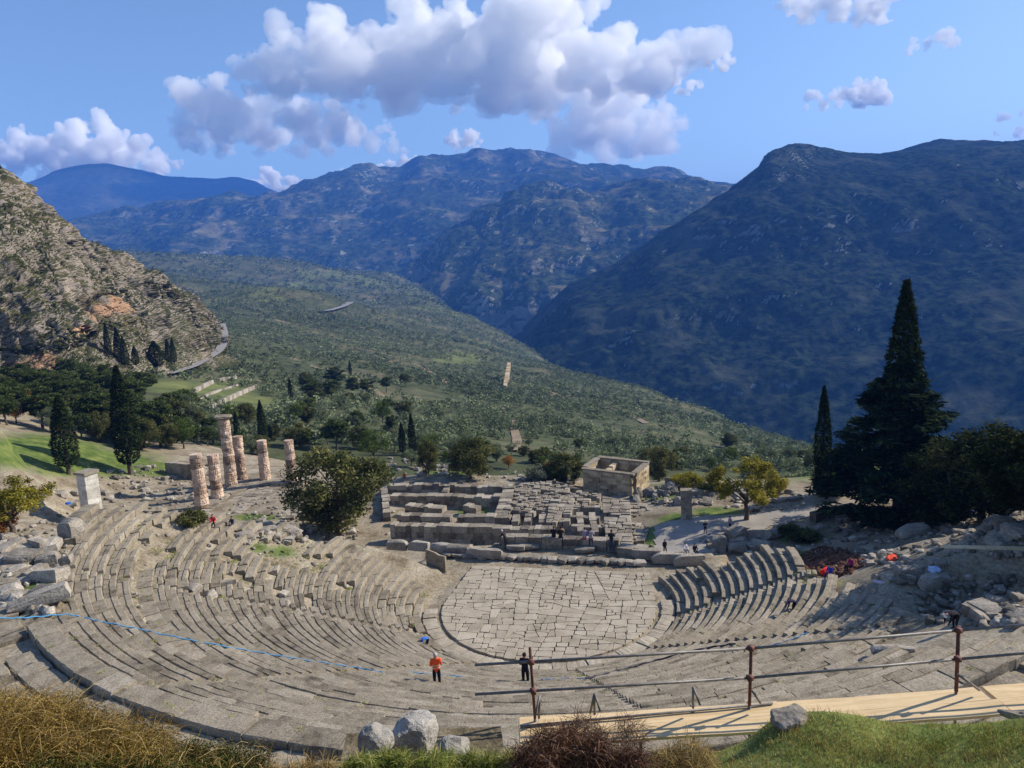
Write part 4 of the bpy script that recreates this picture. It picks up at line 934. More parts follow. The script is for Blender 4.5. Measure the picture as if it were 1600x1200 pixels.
for (a, b, th, zt) in (((606, 755), (712, 754), 1.7, -4.1), ((712, 757), (800, 757), 1.7, -4.1), ((612, 771), (800, 773), 2.0, -4.2), ((636, 786), (694, 791), 1.9, -4.3), ((727, 786), (748, 789), 1.7, -4.4), ((622, 801), (705, 802), 1.8, -4.2), ((716, 803), (798, 805), 1.8, -4.1), ((612, 818), (866, 824), 1.7, -3.3), ((600, 760), (604, 800), 1.3, -4.4), ((700, 756), (694, 768), 1.1, -4.3), ((796, 757), (782, 803), 2.2, -4.1)):
    wallrun(PZ(*a, zt), PZ(*b, zt), th * .8, zt - (.15 if zt < -3.5 else 0), -6.6, courses=4 if zt > -3.5 else 3, lmin=.7, lmax=1.7, jz=.08)
for (a, b) in (((808, 803), (804, 815)), ((826, 803), (824, 815)), ((848, 803), (848, 816)), ((870, 803), (872, 818)), ((905, 800), (908, 830)), ((925, 800), (930, 832)), ((893, 820), (942, 822)), ((890, 806), (940, 808)), ((895, 790), (938, 791))): wallrun(PZ(*a, -4.3), PZ(*b, -4.3), .9, -4.3, -6.4)
def patch(px, z, amin, amax, name, depth=.7, gap=.03, zj=.03, holes=0., m=TEMPLE, seed=1, parent=temple, jag=.1, tilt=.008):
    P = [PZ(x, y, z) for x, y in px]; rp = random.Random(seed); out = []; crazy(P, amin, amax, rp, out, jag)
    out = [p for p in out if rp.random() > holes]
    mb = MB(); slabs(mb, out, z, depth, gap, zj, tilt=tilt, chip=.1); o = mb.build(name, m, parent)
    if parent is not None: o.location = -Vector(parent.location)
    return o
patch([(800, 756), (868, 750), (880, 800), (786, 802)], -4.3, .3, 1.6, 'paved_floor', zj=.07, holes=.22, seed=2, tilt=.015)
patch([(868, 752), (940, 770), (936, 788), (872, 800)], -4.35, .3, 1.5, 'paved_floor', zj=.08, holes=.26, seed=3, tilt=.015)
patch([(940, 775), (985, 782), (990, 860), (946, 846)], -4.0, .8, 3.0, 'paved_floor', zj=.05, holes=.04, seed=4, tilt=.012)
patch([(860, 775), (898, 778), (890, 818), (852, 816)], -4.0, .8, 2.0, 'paved_floor', zj=.05, holes=.05, seed=5, tilt=.012)
patch([(984, 786), (1024, 788), (1020, 812), (1000, 868), (975, 858)], -4.5, .6, 2.0, 'paved_floor', zj=.1, holes=.2, seed=6, tilt=.02)
patch([(320, 800), (396, 760), (446, 760), (368, 806)], -4.75, 1.2, 4, 'paved_floor', zj=.03, seed=7)
patch([(378, 806), (452, 762), (480, 764), (450, 806)], -4.8, 1.2, 4, 'paved_floor', zj=.03, seed=8)
patch([(246, 803), (300, 783), (345, 768), (360, 772), (325, 801), (270, 811)], -4.55, 1.5, 4.5, 'paved_floor', zj=.02, seed=9, depth=1.4)
patch([(346, 768), (372, 750), (470, 740), (474, 752), (395, 759), (362, 772)], -4.55, 1.5, 4.5, 'paved_floor', zj=.02, seed=10, depth=1.4)
# stage front wall with worn top
stagew = tag(empty('stage_wall', (2, 12.6, 0)), 'low brown stone wall behind the orchestra where visitors lean', 'wall')
for k_, (a, b) in enumerate((((786, 852), (826, 852)), ((827, 852), (880, 854)), ((881, 854), (968, 858)))):
    wallrun(PZ(*a, 0), PZ(*b, 0), 1.1, 1.15 - .05 * k_, -.4, name='wall_block_course', m=TEMPLE, parent=stagew, courses=2, jz=.03, lmin=1.4, lmax=2.6)
wallrun(PZ(968, 862, 0), PZ(1010, 868, 0), 1.4, .75, -.4, name='wall_end', m=TEMPLE, parent=stagew)
# columns
def column(px, py, top, dia, lean, label, cap=False, seed=0):
    P = atz(px, py, -4.55); s = pxm(P); h = (py - top) / s / .94; o = empty('stone_column', P); tag(o, label, 'column', 'standing temple columns')
    n = 40; m_ = int(h / .11); a = np.linspace(0, 2 * np.pi, n, endpoint=False); Z = np.linspace(-.3, h * (.955 if cap else 1), m_)
    A, ZZ = np.meshgrid(a, Z); rad = dia / 2 * (1.04 - .2 * np.clip(ZZ / 10.6, 0, 1) )
    drum = .78; ph = (ZZ / drum + .13 * np.sin(A + seed)) % 1; rad = rad * (1 - .10 * np.exp(-(np.minimum(ph, 1 - ph) / .07) ** 2))
    di = np.floor(ZZ / drum); rad = rad * (1 + .05 * (_h(di, di * 0, di * 0, seed) - .5))
    rad = rad + fbm(np.cos(A) * 1.6 + seed, np.sin(A) * 1.6, ZZ * 1.3, 5, seed + 5) * .20 - .10 * np.maximum(0, fbm(np.cos(A) * 2.5, np.sin(A) * 2.5, ZZ * 2.5, 3, seed + 9)) + .012 * np.cos(20 * A)
    ox = lean * ZZ; V = np.stack([rad * np.cos(A) + ox, rad * np.sin(A), ZZ], -1).reshape(-1, 3)
    F = [(j * n + i, j * n + (i + 1) % n, (j + 1) * n + (i + 1) % n, (j + 1) * n + i) for j in range(m_ - 1) for i in range(n)]; F.append(tuple((m_ - 1) * n + i for i in range(n)))
    g = random.Random(seed); dr = [g.random() for _ in range(40)]; rn = [dr[int(max(0, f[0] // n / (m_ - 1) * h / drum)) % 40] for f in F]
    mobj('shaft', mesh_np('shaft', V, F, COLUMN, rnd=rn, smooth=False), o)
    if cap:
        mb = MB(); z = h * .95
        for q, (r0, r1, za, zb_) in enumerate(((.78, .98, 0, .2), (.98, 1.32, .2, .42), (1.32, 1.4, .42, .5))): mb.tube((lean * z, 0, z + za), (lean * z, 0, z + zb_), r0, r1, 20)
        mb.box((lean * z - .15, 0, z + .56), (2.5, 2.1, .16), .25, (.03, .05), jit=.12); mb.build('capital', STONE, o)
    return o
column(316, 793, 712, 1.95, 0, 'nearest column, a reddish worn shaft with a rough broken top', seed=1)
column(340, 776, 712, 1.85, 0, 'short second column just behind the nearest one', seed=2)
column(362, 757, 655, 1.95, 0, 'tallest column, the only one still carrying its capital', True, seed=3)
column(378, 747, 684, 1.8, 0, 'broken column immediately right of the tallest one', seed=4)
column(415, 748, 690, 1.75, 0, 'smooth broken column standing alone between its neighbours', seed=5)
column(457, 751, 690, 1.75, 0, 'rightmost column, next to the dense round tree', seed=6)
# pale pillar and square stone post
def shaftbox(name, px, py, top, wid, dep, z, rz, m, label, cat, capw=1.25, courses=7):
    P = atz(px, py, z); s = pxm(P); h = (py - top) / s / .93; o = empty(name, P, rz); tag(o, label, cat); mb = MB(); hc = h * .93 / courses
    for c in range(courses):
        z0 = c * hc
        if c % 2: mb.box((0, 0, z0 + hc / 2), (wid, dep, hc - .015), 0, jit=.025)
        else:
            mb.box((-wid * .26, 0, z0 + hc / 2), (wid * .48, dep, hc - .015), 0, jit=.025); mb.box((wid * .26, 0, z0 + hc / 2), (wid * .48, dep, hc - .015), 0, jit=.025)
    mb.build('shaft', m, o); mb = MB(); mb.box((0, 0, h * .965), (wid * capw, dep * capw, h * .07), .04, (.02, -.03), jit=.04); mb.build('cap', STONE, o); return o
shaftbox('monument_pillar', 144, 800, 738, 2.1, 1.7, 0, R(-32), mat('pale_ashlar', ((.3, (.45, .42, .36)), (.7, (.68, .65, .57))), scale=1.2, rndamt=.4, fine=6, fineamt=.2, bump=.5, bdist=.03), 'pale squared pillar of stone courses with a flat cap behind the top left seats', 'pillar', 1.2, 8)
shaftbox('stone_pillar', 1073, 812, 766, 1.35, 1.1, -4, R(-15), TEMPLE, 'dark square stone pillar standing beside the grey path', 'pillar', 1.08, 5)
wl = tag(empty('ruin_wall', atz(1100, 776, -5)), 'long low stone wall behind the dark square pillar and the autumn tree', 'wall')
wallrun(PZ(1080, 772, -4.2), PZ(1130, 772, -4.2), .9, -3.6, -6, parent=wl, courses=3); wallrun(PZ(1082, 792, -4.6), PZ(1148, 796, -4.6), .8, -4.1, -6, parent=wl, courses=2)
wl = tag(empty('retaining_wall', atz(280, 745, -5)), 'dark retaining wall stub in the rubble left of the columns', 'wall')
wallrun(PZ(262, 736, -4), PZ(305, 740, -4), .9, -2.3, -6, parent=wl, courses=4)
wl = tag(empty('path_wall', atz(1290, 800, -3)), 'low dark block wall along the far end of the grey path', 'wall')
wallrun(PZ(1270, 812, -3.3), PZ(1335, 797, -3.3), 1.0, -2.5, -4.6, parent=wl, courses=2)
# roofless treasury
tr_ = tag(empty('treasury', atz(950, 745, -8)), 'small roofless building of warm brown stone blocks below the temple', 'building')
ZT = -2.9; c0_ = atz(912, 733, ZT)[:2]; c1_ = atz(989, 742.5, ZT)[:2]; dd_ = (c1_ - c0_) / np.linalg.norm(c1_ - c0_); nn_ = np.array([-dd_[1], dd_[0]]); WD = 5.4; c2_ = c1_ + nn_ * WD; c3_ = c0_ + nn_ * WD
print('treasury', np.linalg.norm(c1_ - c0_))
for a, b, nm in ((c0_, c1_, 'front_wall'), (c3_, c2_, 'back_wall')): wallrun(a, b, .75, ZT + (0 if nm[0] == 'f' else .55), -9, nm, WARM, .9, 1.6, tr_, courses=14, jz=.02)
for a, b, nm in ((c0_ + nn_ * .38, c3_ - nn_ * .38, 'end_wall'), (c1_ + nn_ * .38, c2_ - nn_ * .38, 'end_wall')): wallrun(a, b, .75, ZT + .25, -9, nm, WARM, .9, 1.6, tr_, courses=14, jz=.02)
m1, m2 = c0_ + dd_ * 3.3, c3_ + dd_ * 3.3; wallrun(m1 + nn_ * .4, m1 + nn_ * 2.6, .7, ZT - .1, -9, 'inner_wall', WARM, .9, 1.6, tr_, courses=8); wallrun(m2 - nn_ * 2.6, m2 - nn_ * .4, .7, ZT + .2, -9, 'inner_wall', WARM, .9, 1.6, tr_, courses=8)
mb = MB()
for a, b, zt in ((c0_, c1_, ZT), (c3_, c2_, ZT + .55)): 
    q = (a + b) / 2; mb.box((q[0], q[1], zt + .12), (np.linalg.norm(b - a) + .5, .95, .2), math.atan2(dd_[1], dd_[0]), jit=.05)
for a in (c0_, c1_): q = a + nn_ * WD / 2; mb.box((q[0], q[1], ZT + .42), (.95, WD - .9, .2), math.atan2(dd_[1], dd_[0]), (.085, 0), jit=.04)
o = mb.build('cornice', STONE, tr_); o.location = -Vector(tr_.location)
# grey path draped on the ground
PP = [(1024, 872), (1022, 822), (1060, 812), (1110, 806), (1180, 804), (1250, 794), (1320, 785), (1327, 795), (1268, 807), (1205, 822), (1182, 832), (1122, 838), (1112, 870), (1060, 872)]
PP = [tuple(see(x, y)[:2]) for x, y in PP]
xs = np.arange(8, 50, .4); ys = np.arange(10, 60, .4); px_, py_ = np.meshgrid(xs, ys); inn = inpoly(px_ + .2, py_ + .2, PP)[:-1, :-1]; hz_ = H(px_, py_) + .07
idx = np.arange(px_.size).reshape(px_.shape); F = np.stack([idx[:-1, :-1], idx[:-1, 1:], idx[1:, 1:], idx[1:, :-1]], -1)[inn]
tag(mobj('path', mesh_np('path', np.stack([px_, py_, hz_], -1).reshape(-1, 3), F, PATH, smooth=True)), 'grey gravel path and open plaza behind the stage on the right', 'path', kind='structure')
TRACK = flat('dirt_track', (.24, .19, .13), .95, .05, .2, .1)
# small open road far below
ROAD = flat('road_surface', (.26, .25, .24), .9, .1, .12, .3)
def strip(name, pts, wid, m, label, z=.5, kind='structure', cat=None):
    P = [see(*p) for p in pts]; P = [p for p in P if p is not None]; P = crom(P, 40); V = []; 
    for i, p in enumerate(P):
        t = P[min(i + 1, 39)] - P[max(i - 1, 0)]; n = np.array([-t[1], t[0], 0]); n /= np.linalg.norm(n) + 1e-9
        V += [p + n * wid / 2 + [0, 0, z], p - n * wid / 2 + [0, 0, z]]
    F = np.array([(2 * i, 2 * i + 1, 2 * i + 3, 2 * i + 2) for i in range(39)]); o = mobj(name, mesh_np(name, np.array(V), F, m)); return tag(o, label, cat or name, kind=kind)
strip('road', [(346, 508), (350, 525), (348, 540), (340, 552), (318, 566), (300, 576), (262, 588)], 6, ROAD, 'grey road curling round the foot of the cliff', z=1.2)
strip('road', [(548, 474), (535, 481), (515, 487), (500, 489)], 16, ROAD, 'pale road bend cut into the headland in the valley', z=3)
for pts, wd_, lb in ((((560, 545), (610, 556), (660, 575), (700, 600)), 4, 'pale dirt track climbing through the upper olive groves'), (((806, 655), (804, 672), (808, 690), (803, 706)), 3, 'narrow dirt path running straight down to the ruins'), (((455, 560), (490, 574), (530, 582), (570, 600), (600, 622)), 3, 'winding dirt track left of the middle olive groves'), (((430, 500), (480, 510), (540, 508), (600, 520)), 5, 'long dirt track along the far olive terraces'), (((850, 610), (900, 628), (960, 640), (1010, 662)), 4, 'dirt track on the lower right of the groves')):
    strip('path', pts, wd_, TRACK, lb, z=.5)
for k_, pts in enumerate((((255, 632), (300, 615), (335, 598), (368, 592)), ((330, 640), (365, 622), (400, 606)), ((300, 628), (340, 612), (380, 600)))):
    P = [see(*p) for p in pts]; wl = tag(empty('terrace_wall', P[0]), ('upper', 'lower', 'middle')[k_] + ' long pale terrace wall crossing the grassy field below the cliff', 'wall')
    Q = [see(*p) for p in crom(np.array(pts, float), 26)]; Q = [q for q in Q if q is not None]; mb = MB(); hh = 1.5 if k_ < 2 else .7
    for a, b in zip(Q[:-1], Q[1:]):
        c = (a + b) / 2; d = b - a; mb.box((c[0], c[1], c[2] + hh / 2 - .6), (np.linalg.norm(d[:2]) + .05, 1.1, hh + 1.2), math.atan2(d[1], d[0]), (0, -math.atan2(d[2], np.linalg.norm(d[:2]))), jit=.08)
    o = mb.build('wall_face', RUBBLE, wl); o.location = -Vector(wl.location)
P = see(789, 606); P2 = see(797, 594); fb = tag(empty('roadside_wall', P), 'pale embankment strip in the middle of the olive groves', 'wall')
wallrun(P, P2, 3, P[2] + 1.5, P[2] - 3, m=WARM, parent=fb, lmin=6, lmax=9, name='embankment', jz=.1)
#=== FRONT
# ------------------------------------------------------------------ grassy bank in front
BANK = mat('bank_soil', ((.3, (.07, .055, .035)), (.5, (.15, .12, .07)), (.7, (.26, .22, .15))), scale=1.6, fine=12, fineamt=.4, bump=.8, bdist=.05, second=('grass', ((.3, (.07, .11, .02)), (.7, (.2, .23, .06))), 2.5, .6, 1.0))
crest = [(-500, 1120), (-200, 1110), (0, 1122), (150, 1142), (300, 1186), (400, 1200), (560, 1188), (700, 1196), (850, 1188), (1000, 1196), (1130, 1170), (1215, 1122), (1300, 1112), (1400, 1128), (1500, 1124), (1600, 1112), (1900, 1090), (2200, 1080)]
xs_ = [c[0] for c in crest]
rowsB = [[(x, 2200, 1.0) for x in xs_], [(x, 1500, 3.4) for x in xs_], [(x, 1290, 6.2) for x in xs_], [(x, max(y + 40, 1222), 8.0) for x, y in crest], [(x, y, 9.6 if x > 500 else 9.0) for x, y in crest]]
BG = loft(rowsB, [(.8, -.9), (2.0, -2.8), (4.0, -6.2), (7.5, -10.4), (9, -13)], 150, 300)
BG = rough(BG, .9, .09, 300, octv=5, edge=None); BG = rough(BG, 2.6, .14, 301, octv=3)
gB = np.clip(spot(BG, 1350, 1160, 420, 80)[0] * 1.0 + spot(BG, 1180, 1190, 200, 30)[0] * .4, 0, .75)
tag(grid_mesh('bank', BG, BANK, attrs={'grass': gB.ravel()}), 'grassy earth bank in the foreground below the camera', 'bank', kind='structure')
BVB = bvh_grid(BG)
def seeb(px, py):
    d = Vector(ray(px, py)).normalized(); h = BVB.ray_cast(Vector(OC), d); return np.array(h[0]) if h[0] is not None else None
def blades(name, test, n, lmin, lmax, wd, m, label, seed, lean=.5, up=1.0, cat='grass', curve=.3):
    """n curved blades (two quads each) rooted on the bank where test(px,py) in 0..1 says"""
    g = np.random.default_rng(seed); roots = []; tr = 0
    while len(roots) < n and tr < n * 8:
        tr += 1; x = g.uniform(-120, 1720); y = g.uniform(1060, 1330)
        if g.random() > test(x, y): continue
        p = seeb(x, y)
        if p is not None: roots.append(p)
    P = np.array(roots); n = len(P); L_ = g.uniform(lmin, lmax, n)[:, None]; a = g.random(n) * 6.283
    D = np.stack([np.cos(a) * lean, np.sin(a) * lean, np.full(n, up)], 1) * g.uniform(.5, 1, (n, 3)); D /= np.linalg.norm(D, axis=1)[:, None]
    sd_ = np.cross(D, g.normal(size=(n, 3))); sd_ /= np.linalg.norm(sd_, axis=1)[:, None]; w_ = wd * g.uniform(.6, 1.3, n)[:, None]
    P1 = P + D * L_ * .55; P2 = P1 + (D + np.stack([np.cos(a), np.sin(a), np.full(n, -.5)], 1) * curve) * L_ * .5
    V = np.stack([P - sd_ * w_ - [0, 0, .02], P + sd_ * w_ - [0, 0, .02], P1 + sd_ * w_ * .8, P1 - sd_ * w_ * .8, P2 + sd_ * w_ * .15, P2 - sd_ * w_ * .15], 1).reshape(-1, 3)
    i = np.arange(n)[:, None] * 6; F = np.concatenate([i + [0, 1, 2, 3], i + [3, 2, 4, 5]]); tone = np.clip(.5 + .45 * fbm(P[:, 0] * 1.1, P[:, 1] * 1.1, 0, 3, seed) + g.normal(size=n) * .2, 0, 1)
    return tag(mobj(name, mesh_np(name, V, F, m, rnd=np.repeat(tone, 6))), label, cat, kind='stuff')
_gx, _gy = np.meshgrid(np.arange(-140, 1760, 5.), np.arange(1040, 1350, 5.)); _NF = [fbm(_gx / 60, _gy / 22, 0, 3, 4), fbm(_gx / 45, _gy / 18, 3, 3, 8)]
nf = lambda k, x, y: _NF[k][int((y - 1040) / 5), int((x + 140) / 5)]
sg = lambda t: 1 / (1 + math.exp(-max(-30, min(30, t))))
blades('grass', lambda x, y: (sg((x - 1130) / 30) * .95 + .1) * (.35 + .65 * (nf(0, x, y) > -.12)), 30000, .02, .075, .003, F_GRASS, 'short green and straw grass on the bank at the lower right', 51)
blades('dry_grass', lambda x, y: .25 * sg((x - 400) / 60) + .1 + .6 * (nf(1, x, y) > .1), 20000, .04, .14, .0022, F_DRY, 'straw coloured dry grass among the weeds of the bank', 53, lean=.9)
blades('weeds', lambda x, y: math.exp(-((x - 620) / 330) ** 2), 9000, .05, .16, .005, F_SILV, 'low grey green weeds around the pale boulders', 55, lean=1.0)
# tangled bushes: many thin stems plus leaves
def tangle(name, lobes, nst, nlv, ms, ml, label, seed, lst=.5, wst=.004, lleaf=.014, cat='bush', arch=.6):
    g = np.random.default_rng(seed); C = []; Rr = []
    for px, py, rpx, d in lobes:
        P = OC + ray(px, py) * d
        if d < 0:
            P = seeb(px, py) + np.array([0, 0, .12]); d = float(np.linalg.norm((P - OC)[:2]))
        C.append(P); Rr.append(rpx * d / FPX)
    C = np.array(C); Rr = np.array(Rr); o = empty(name, (C[0][0], C[0][1], C[0][2] - Rr[0])); tag(o, label, cat)
    k = g.choice(len(C), nst, p=Rr ** 2 / (Rr ** 2).sum()); a = g.normal(size=(nst, 3)); a /= np.linalg.norm(a, axis=1)[:, None]
    P0 = C[k] + a * (Rr[k] * g.random(nst) ** .5)[:, None]; D = g.normal(size=(nst, 3)) + np.array([.3, 0, .35]); D /= np.linalg.norm(D, axis=1)[:, None]; L_ = lst * g.uniform(.4, 1.2, nst)[:, None]
    sd_ = np.cross(D, g.normal(size=(nst, 3))); sd_ /= np.linalg.norm(sd_, axis=1)[:, None]; w_ = wst * g.uniform(.5, 1.4, nst)[:, None]
    Q1 = P0 + D * L_ * .5; Q2 = Q1 + (D - np.array([0, 0, arch])) * L_ * .4
    V = np.stack([P0 - sd_ * w_, P0 + sd_ * w_, Q1 + sd_ * w_, Q1 - sd_ * w_, Q2 + sd_ * w_ * .3, Q2 - sd_ * w_ * .3], 1).reshape(-1, 3); i = np.arange(nst)[:, None] * 6
    F = np.concatenate([i + [0, 1, 2, 3], i + [3, 2, 4, 5]]); ob = mobj('stem', mesh_np('stem', V, F, ms, rnd=np.repeat(g.random(nst), 6)), o); ob.location = -Vector(o.location); 
    V, F, r = leaves(C, Rr, nlv, lleaf, seed + 1, shell=.3); ob = mobj('foliage', mesh_np('foliage', V, F, ml, rnd=r), o); ob.location = -Vector(o.location)
    return o
F_GOLD = foliage_mat('golden_leaf', (.07, .055, .012), (.25, .17, .035), (.5, .36, .12), .35)
F_DGRN = foliage_mat('dark_shrub_green', (.008, .014, .004), (.03, .045, .01), (.10, .12, .03), .2)
tangle('dry_bush', [(20, 1115, 45, 8.9), (90, 1125, 48, 8.9), (160, 1145, 45, 8.8), (-50, 1115, 60, 8.9), (225, 1172, 38, 8.7)] + [(x, y, 46, -1) for x in range(-60, 250, 42) for y in (1150, 1180, 1215) if x < 140 or y > 1170], 8000, 90000, F_DRY, F_GOLD, 'large golden dry bush filling the lower left corner', 61, lst=.42, wst=.0022, lleaf=.0085)
tangle('dark_shrub', [(x, y, 34, -1) for x in range(60, 420, 34) for y in (1205, 1232)] + [(300, 1192, 30, -1), (350, 1196, 26, -1), (250, 1195, 30, -1)], 2600, 40000, F_DRY, F_DGRN, 'dark green shrub in the shade in front of the golden bush', 63, lst=.3, wst=.0025, lleaf=.009)
tangle('dead_bush', [(860, 1180, 40, 8.6), (930, 1188, 38, 8.5), (830, 1195, 34, 8.4), (985, 1200, 30, 8.4), (890, 1155, 20, 8.9)], 9000, 5000, F_BRWN, F_BRWN, 'brown tangled dead bush at the bottom centre before the planks', 65, lst=.28, wst=.003, lleaf=.010)
tangle('weed_clump', [(600, 1190, 16, 8.9), (625, 1196, 18, 8.8), (660, 1192, 14, 8.9), (700, 1196, 18, 8.9), (735, 1190, 14, 8.9), (765, 1196, 17, 8.8), (795, 1190, 13, 8.8), (570, 1200, 17, 8.7), (545, 1204, 15, 8.7), (680, 1200, 22, 8.6)], 7000, 5000, F_GRASS, F_GRASS, 'green and rusty weed clump in front of the pale boulders', 67, lst=.22, wst=.003, lleaf=.008)
tangle('straw_weed', [(480, 1208, 18, 8.6), (450, 1212, 16, 8.5), (510, 1206, 16, 8.6), (420, 1214, 18, 8.4), (1080, 1195, 40, 8.8), (1040, 1200, 30, 8.7)], 5000, 4000, F_DRY, F_SILV, 'pale straw weeds along the bottom edge between the bushes', 69, lst=.26, wst=.0025, lleaf=.008)
tangle('plank_weed', [(905, 1125, 12, 10.0), (980, 1150, 30, 9.6), (925, 1150, 24, 9.6)], 1100, 700, F_BRWN, F_SILV, 'thin weed stalks rising in front of the left planks', 71, lst=.3, wst=.0022, lleaf=.008, arch=.1)
for x, y, d, s, lb, sd_ in ((648, 1147, 11.6, (.76, .6, .70), 'largest of three pale boulders at the front edge', 1), (588, 1162, 11.0, (.46, .42, .52), 'pale boulder left of the largest boulder', 2), (710, 1165, 11.0, (.44, .38, .30), 'small grey boulder right of the largest boulder', 3), (1236, 1124, 9.5, (.44, .36, .22), 'dark rock half buried where the planks meet the grass', 5), (1582, 1116, 9.3, (.36, .22, .10), 'flat grey rock in the grass at the right edge', 6)):
    P = OC + ray(x, y) * d; me = rock_mesh(500 + sd_, .18 if sd_ < 4 else .5, 16, .10, PALE if sd_ < 4 else RUBBLE, 'boulder')
    tag(mobj('boulder', me, loc=P, rot=(rs.gauss(0, .2), rs.gauss(0, .2), sd_ * 1.3), scale=s), lb, 'boulder')
# ledge that the pale boulders stand on
mb = MB(); P = OC + ray(650, 1188) * 11.4; mb.box((P[0], P[1] + .3, P[2] - 1.2), (2.7, 1.5, 2.0), R(4), jit=.15)
tag(mb.build('earth_ledge', BANK), 'earth ledge under the pale boulders', 'earth', kind='structure')
# ------------------------------------------------------------------ scaffold railing and plank walkway
RUST = mat('rusty_steel', ((.35, (.07, .03, .025)), (.6, (.16, .06, .045))), scale=9, rough=.7, fine=40, bump=.2, spec=.3)
STEEL = mat('galvanised_tube', ((.35, (.10, .09, .085)), (.6, (.20, .18, .165))), scale=7, rough=.5, spec=.5)
WOOD = mat('new_pine_board', ((.3, (.50, .36, .19)), (.5, (.62, .46, .26)), (.7, (.70, .54, .33))), scale=2.2, distort=.6, rough=.65, fine=30, fineamt=.08, rndamt=.12, stretch=(.35, 5, 5))
PT = lambda x, y, Z: OC + ray(x, y) * Z
rail = tag(empty('scaffold_railing', PT(830, 1120, 12.6)), 'rusty scaffold tube railing with two rails crossing the lower right', 'railing')
def rpart(mb, name, m): o = mb.build(name, m, rail, smooth=True); o.location = -Vector(rail.location); return o
for (a, b, r_) in (((828, 1012), (836, 1122), .026), ((1174, 1008), (1171, 1102), .028), ((1498, 978), (1494, 1080), .032)):
    mb = MB(); p0 = PT(*a, 12.45); p1 = PT(*b, 12.6); p0[0:2] = p0[0:2]; mb.tube(p0, p1, r_, n=12); rpart(mb, 'post', RUST)
zr = [((742, 1039), (1174, 1013), (1498, 985), (1760, 962)), ((742, 1085), (1174, 1059), (1498, 1030), (1760, 1006))]
for pts in zr:
    mb = MB(); P = [PT(*p, 12.4) for p in pts]
    for a, b in zip(P[:-1], P[1:]): mb.tube(a, b, .024, n=12)
    rpart(mb, 'rail', STEEL)
for (a, b, c) in (((843, 1088), (842, 1122), (836, 1118)), ((929, 1084), (929, 1116), (938, 1112)), ((929, 1084), (922, 1114), (922, 1114)), ((1083, 1074), (1083, 1106), (1094, 1102)), ((1176, 1080), (1188, 1098), (1188, 1098)), ((1497, 1054), (1530, 1078), (1530, 1078))):
    mb = MB(); mb.tube(PT(*a, 12.3), PT(*b, 12.5), .022, n=10); 
    if c != b: mb.tube(PT(*a, 12.3), PT(*c, 12.2), .018, n=10)
    rpart(mb, 'brace', STEEL)
for x, y in ((830, 1034), (833, 1080), (1173, 1013), (1172, 1059), (1497, 985), (1496, 1030)):
    mb = MB(); p = PT(x, y, 12.38); mb.box(p, (.09, .09, .08), .2, jit=.008); mb.tube(p + [-.07, 0, 0], p + [.07, 0, .01], .012, n=8); rpart(mb, 'clamp', RUST)
mb = MB()
for x, y in ((836, 1122), (1000, 1135), (1083, 1110), (1171, 1102), (1494, 1080)):
    p = PT(x, y, 12.6); mb = MB(); mb.tube(p, p - [0, 0, 7], .026, n=8); rpart(mb, 'leg', STEEL)
wk = tag(empty('plank_walkway', PT(815, 1130, 12)), 'walkway of fresh yellow pine boards at the lower right', 'walkway')
def board(a, b, wid, th, label=None, ends=(0, 0)):
    a = np.array(a); b = np.array(b); d = b - a; L_ = np.linalg.norm(d); rz = math.atan2(d[1], d[0]); c = (a + b) / 2; mb = MB()
    n = 8
    V = []
    for i in range(n + 1):
        f = i / n - .5
        for y in (-wid / 2, wid / 2):
            for z in (-th, 0): V.append((f * L_, y, z + .006 * math.sin(i * 1.7) - .012 * (1 - 4 * f * f)))
    F = []
    for i in range(n):
        k = i * 4; F += [(k + 1, k + 5, k + 7, k + 3), (k, k + 2, k + 6, k + 4), (k, k + 4, k + 5, k + 1), (k + 2, k + 3, k + 7, k + 6)]
    F += [(0, 1, 3, 2), (4 * n, 4 * n + 2, 4 * n + 3, 4 * n + 1)]
    mb.add(V, F); o = mb.build('plank', WOOD, wk); pitch = -math.asin(d[2] / L_); o.rotation_euler = (0, pitch, rz); o.location = Vector(c) - Vector(wk.location)
    if label: o['label'] = label
    return o
zA = PT(812, 1124, 12.7)[2]
def lev(x, y, z): return atz(x, y, z)
A0, A1 = lev(812, 1131, zA), lev(1219, 1106, zA + .03); perp = np.array([-(A1 - A0)[1], (A1 - A0)[0], 0]); perp /= np.linalg.norm(perp)
for k in range(2): board(A0 - perp * (.385 * k), A1 - perp * (.385 * k), .38, .05)
B0, B1 = lev(1216, 1107, zA + .02), lev(1537, 1083, zA + .1); perp = np.array([-(B1 - B0)[1], (B1 - B0)[0], 0]); perp /= np.linalg.norm(perp)
for k in range(2): board(B0 - perp * (.385 * k) + (B1 - B0) * .02 * k, B1 - perp * (.385 * k) + (B1 - B0) * .03 * k, .38, .05)
B0, B1 = lev(1546, 1082, zA + .1), lev(1760, 1062, zA + .12); perp = np.array([-(B1 - B0)[1], (B1 - B0)[0], 0]); perp /= np.linalg.norm(perp)
for k in range(2): board(B0 - perp * (.385 * k), B1 - perp * (.385 * k), .38, .05)
mb = MB(); a = A0 + (A1 - A0) * .0 - np.array([0, .13, 0]) + [0, 0, .03]; mb.tube(A0 - perp * .12 + [0, 0, .03], A0 + (A1 - A0) * .98 + perp * .1 + [0, 0, .03], .022, n=10)
tag(mb.build('steel_tube', STEEL, smooth=True), 'long dark steel tube lying on the left planks', 'tube')
fb_ = tag(empty('far_plank', see(1480, 852)), 'narrow plank bridge over the dark gully below the pines at the right', 'plank bridge')
pa, pb = see(1476, 856), see(1640, 862); za = max(pa[2], pb[2]) + .3; pa = atz(1474, 854, za); pb = atz(1640, 858, za); d_ = pb - pa
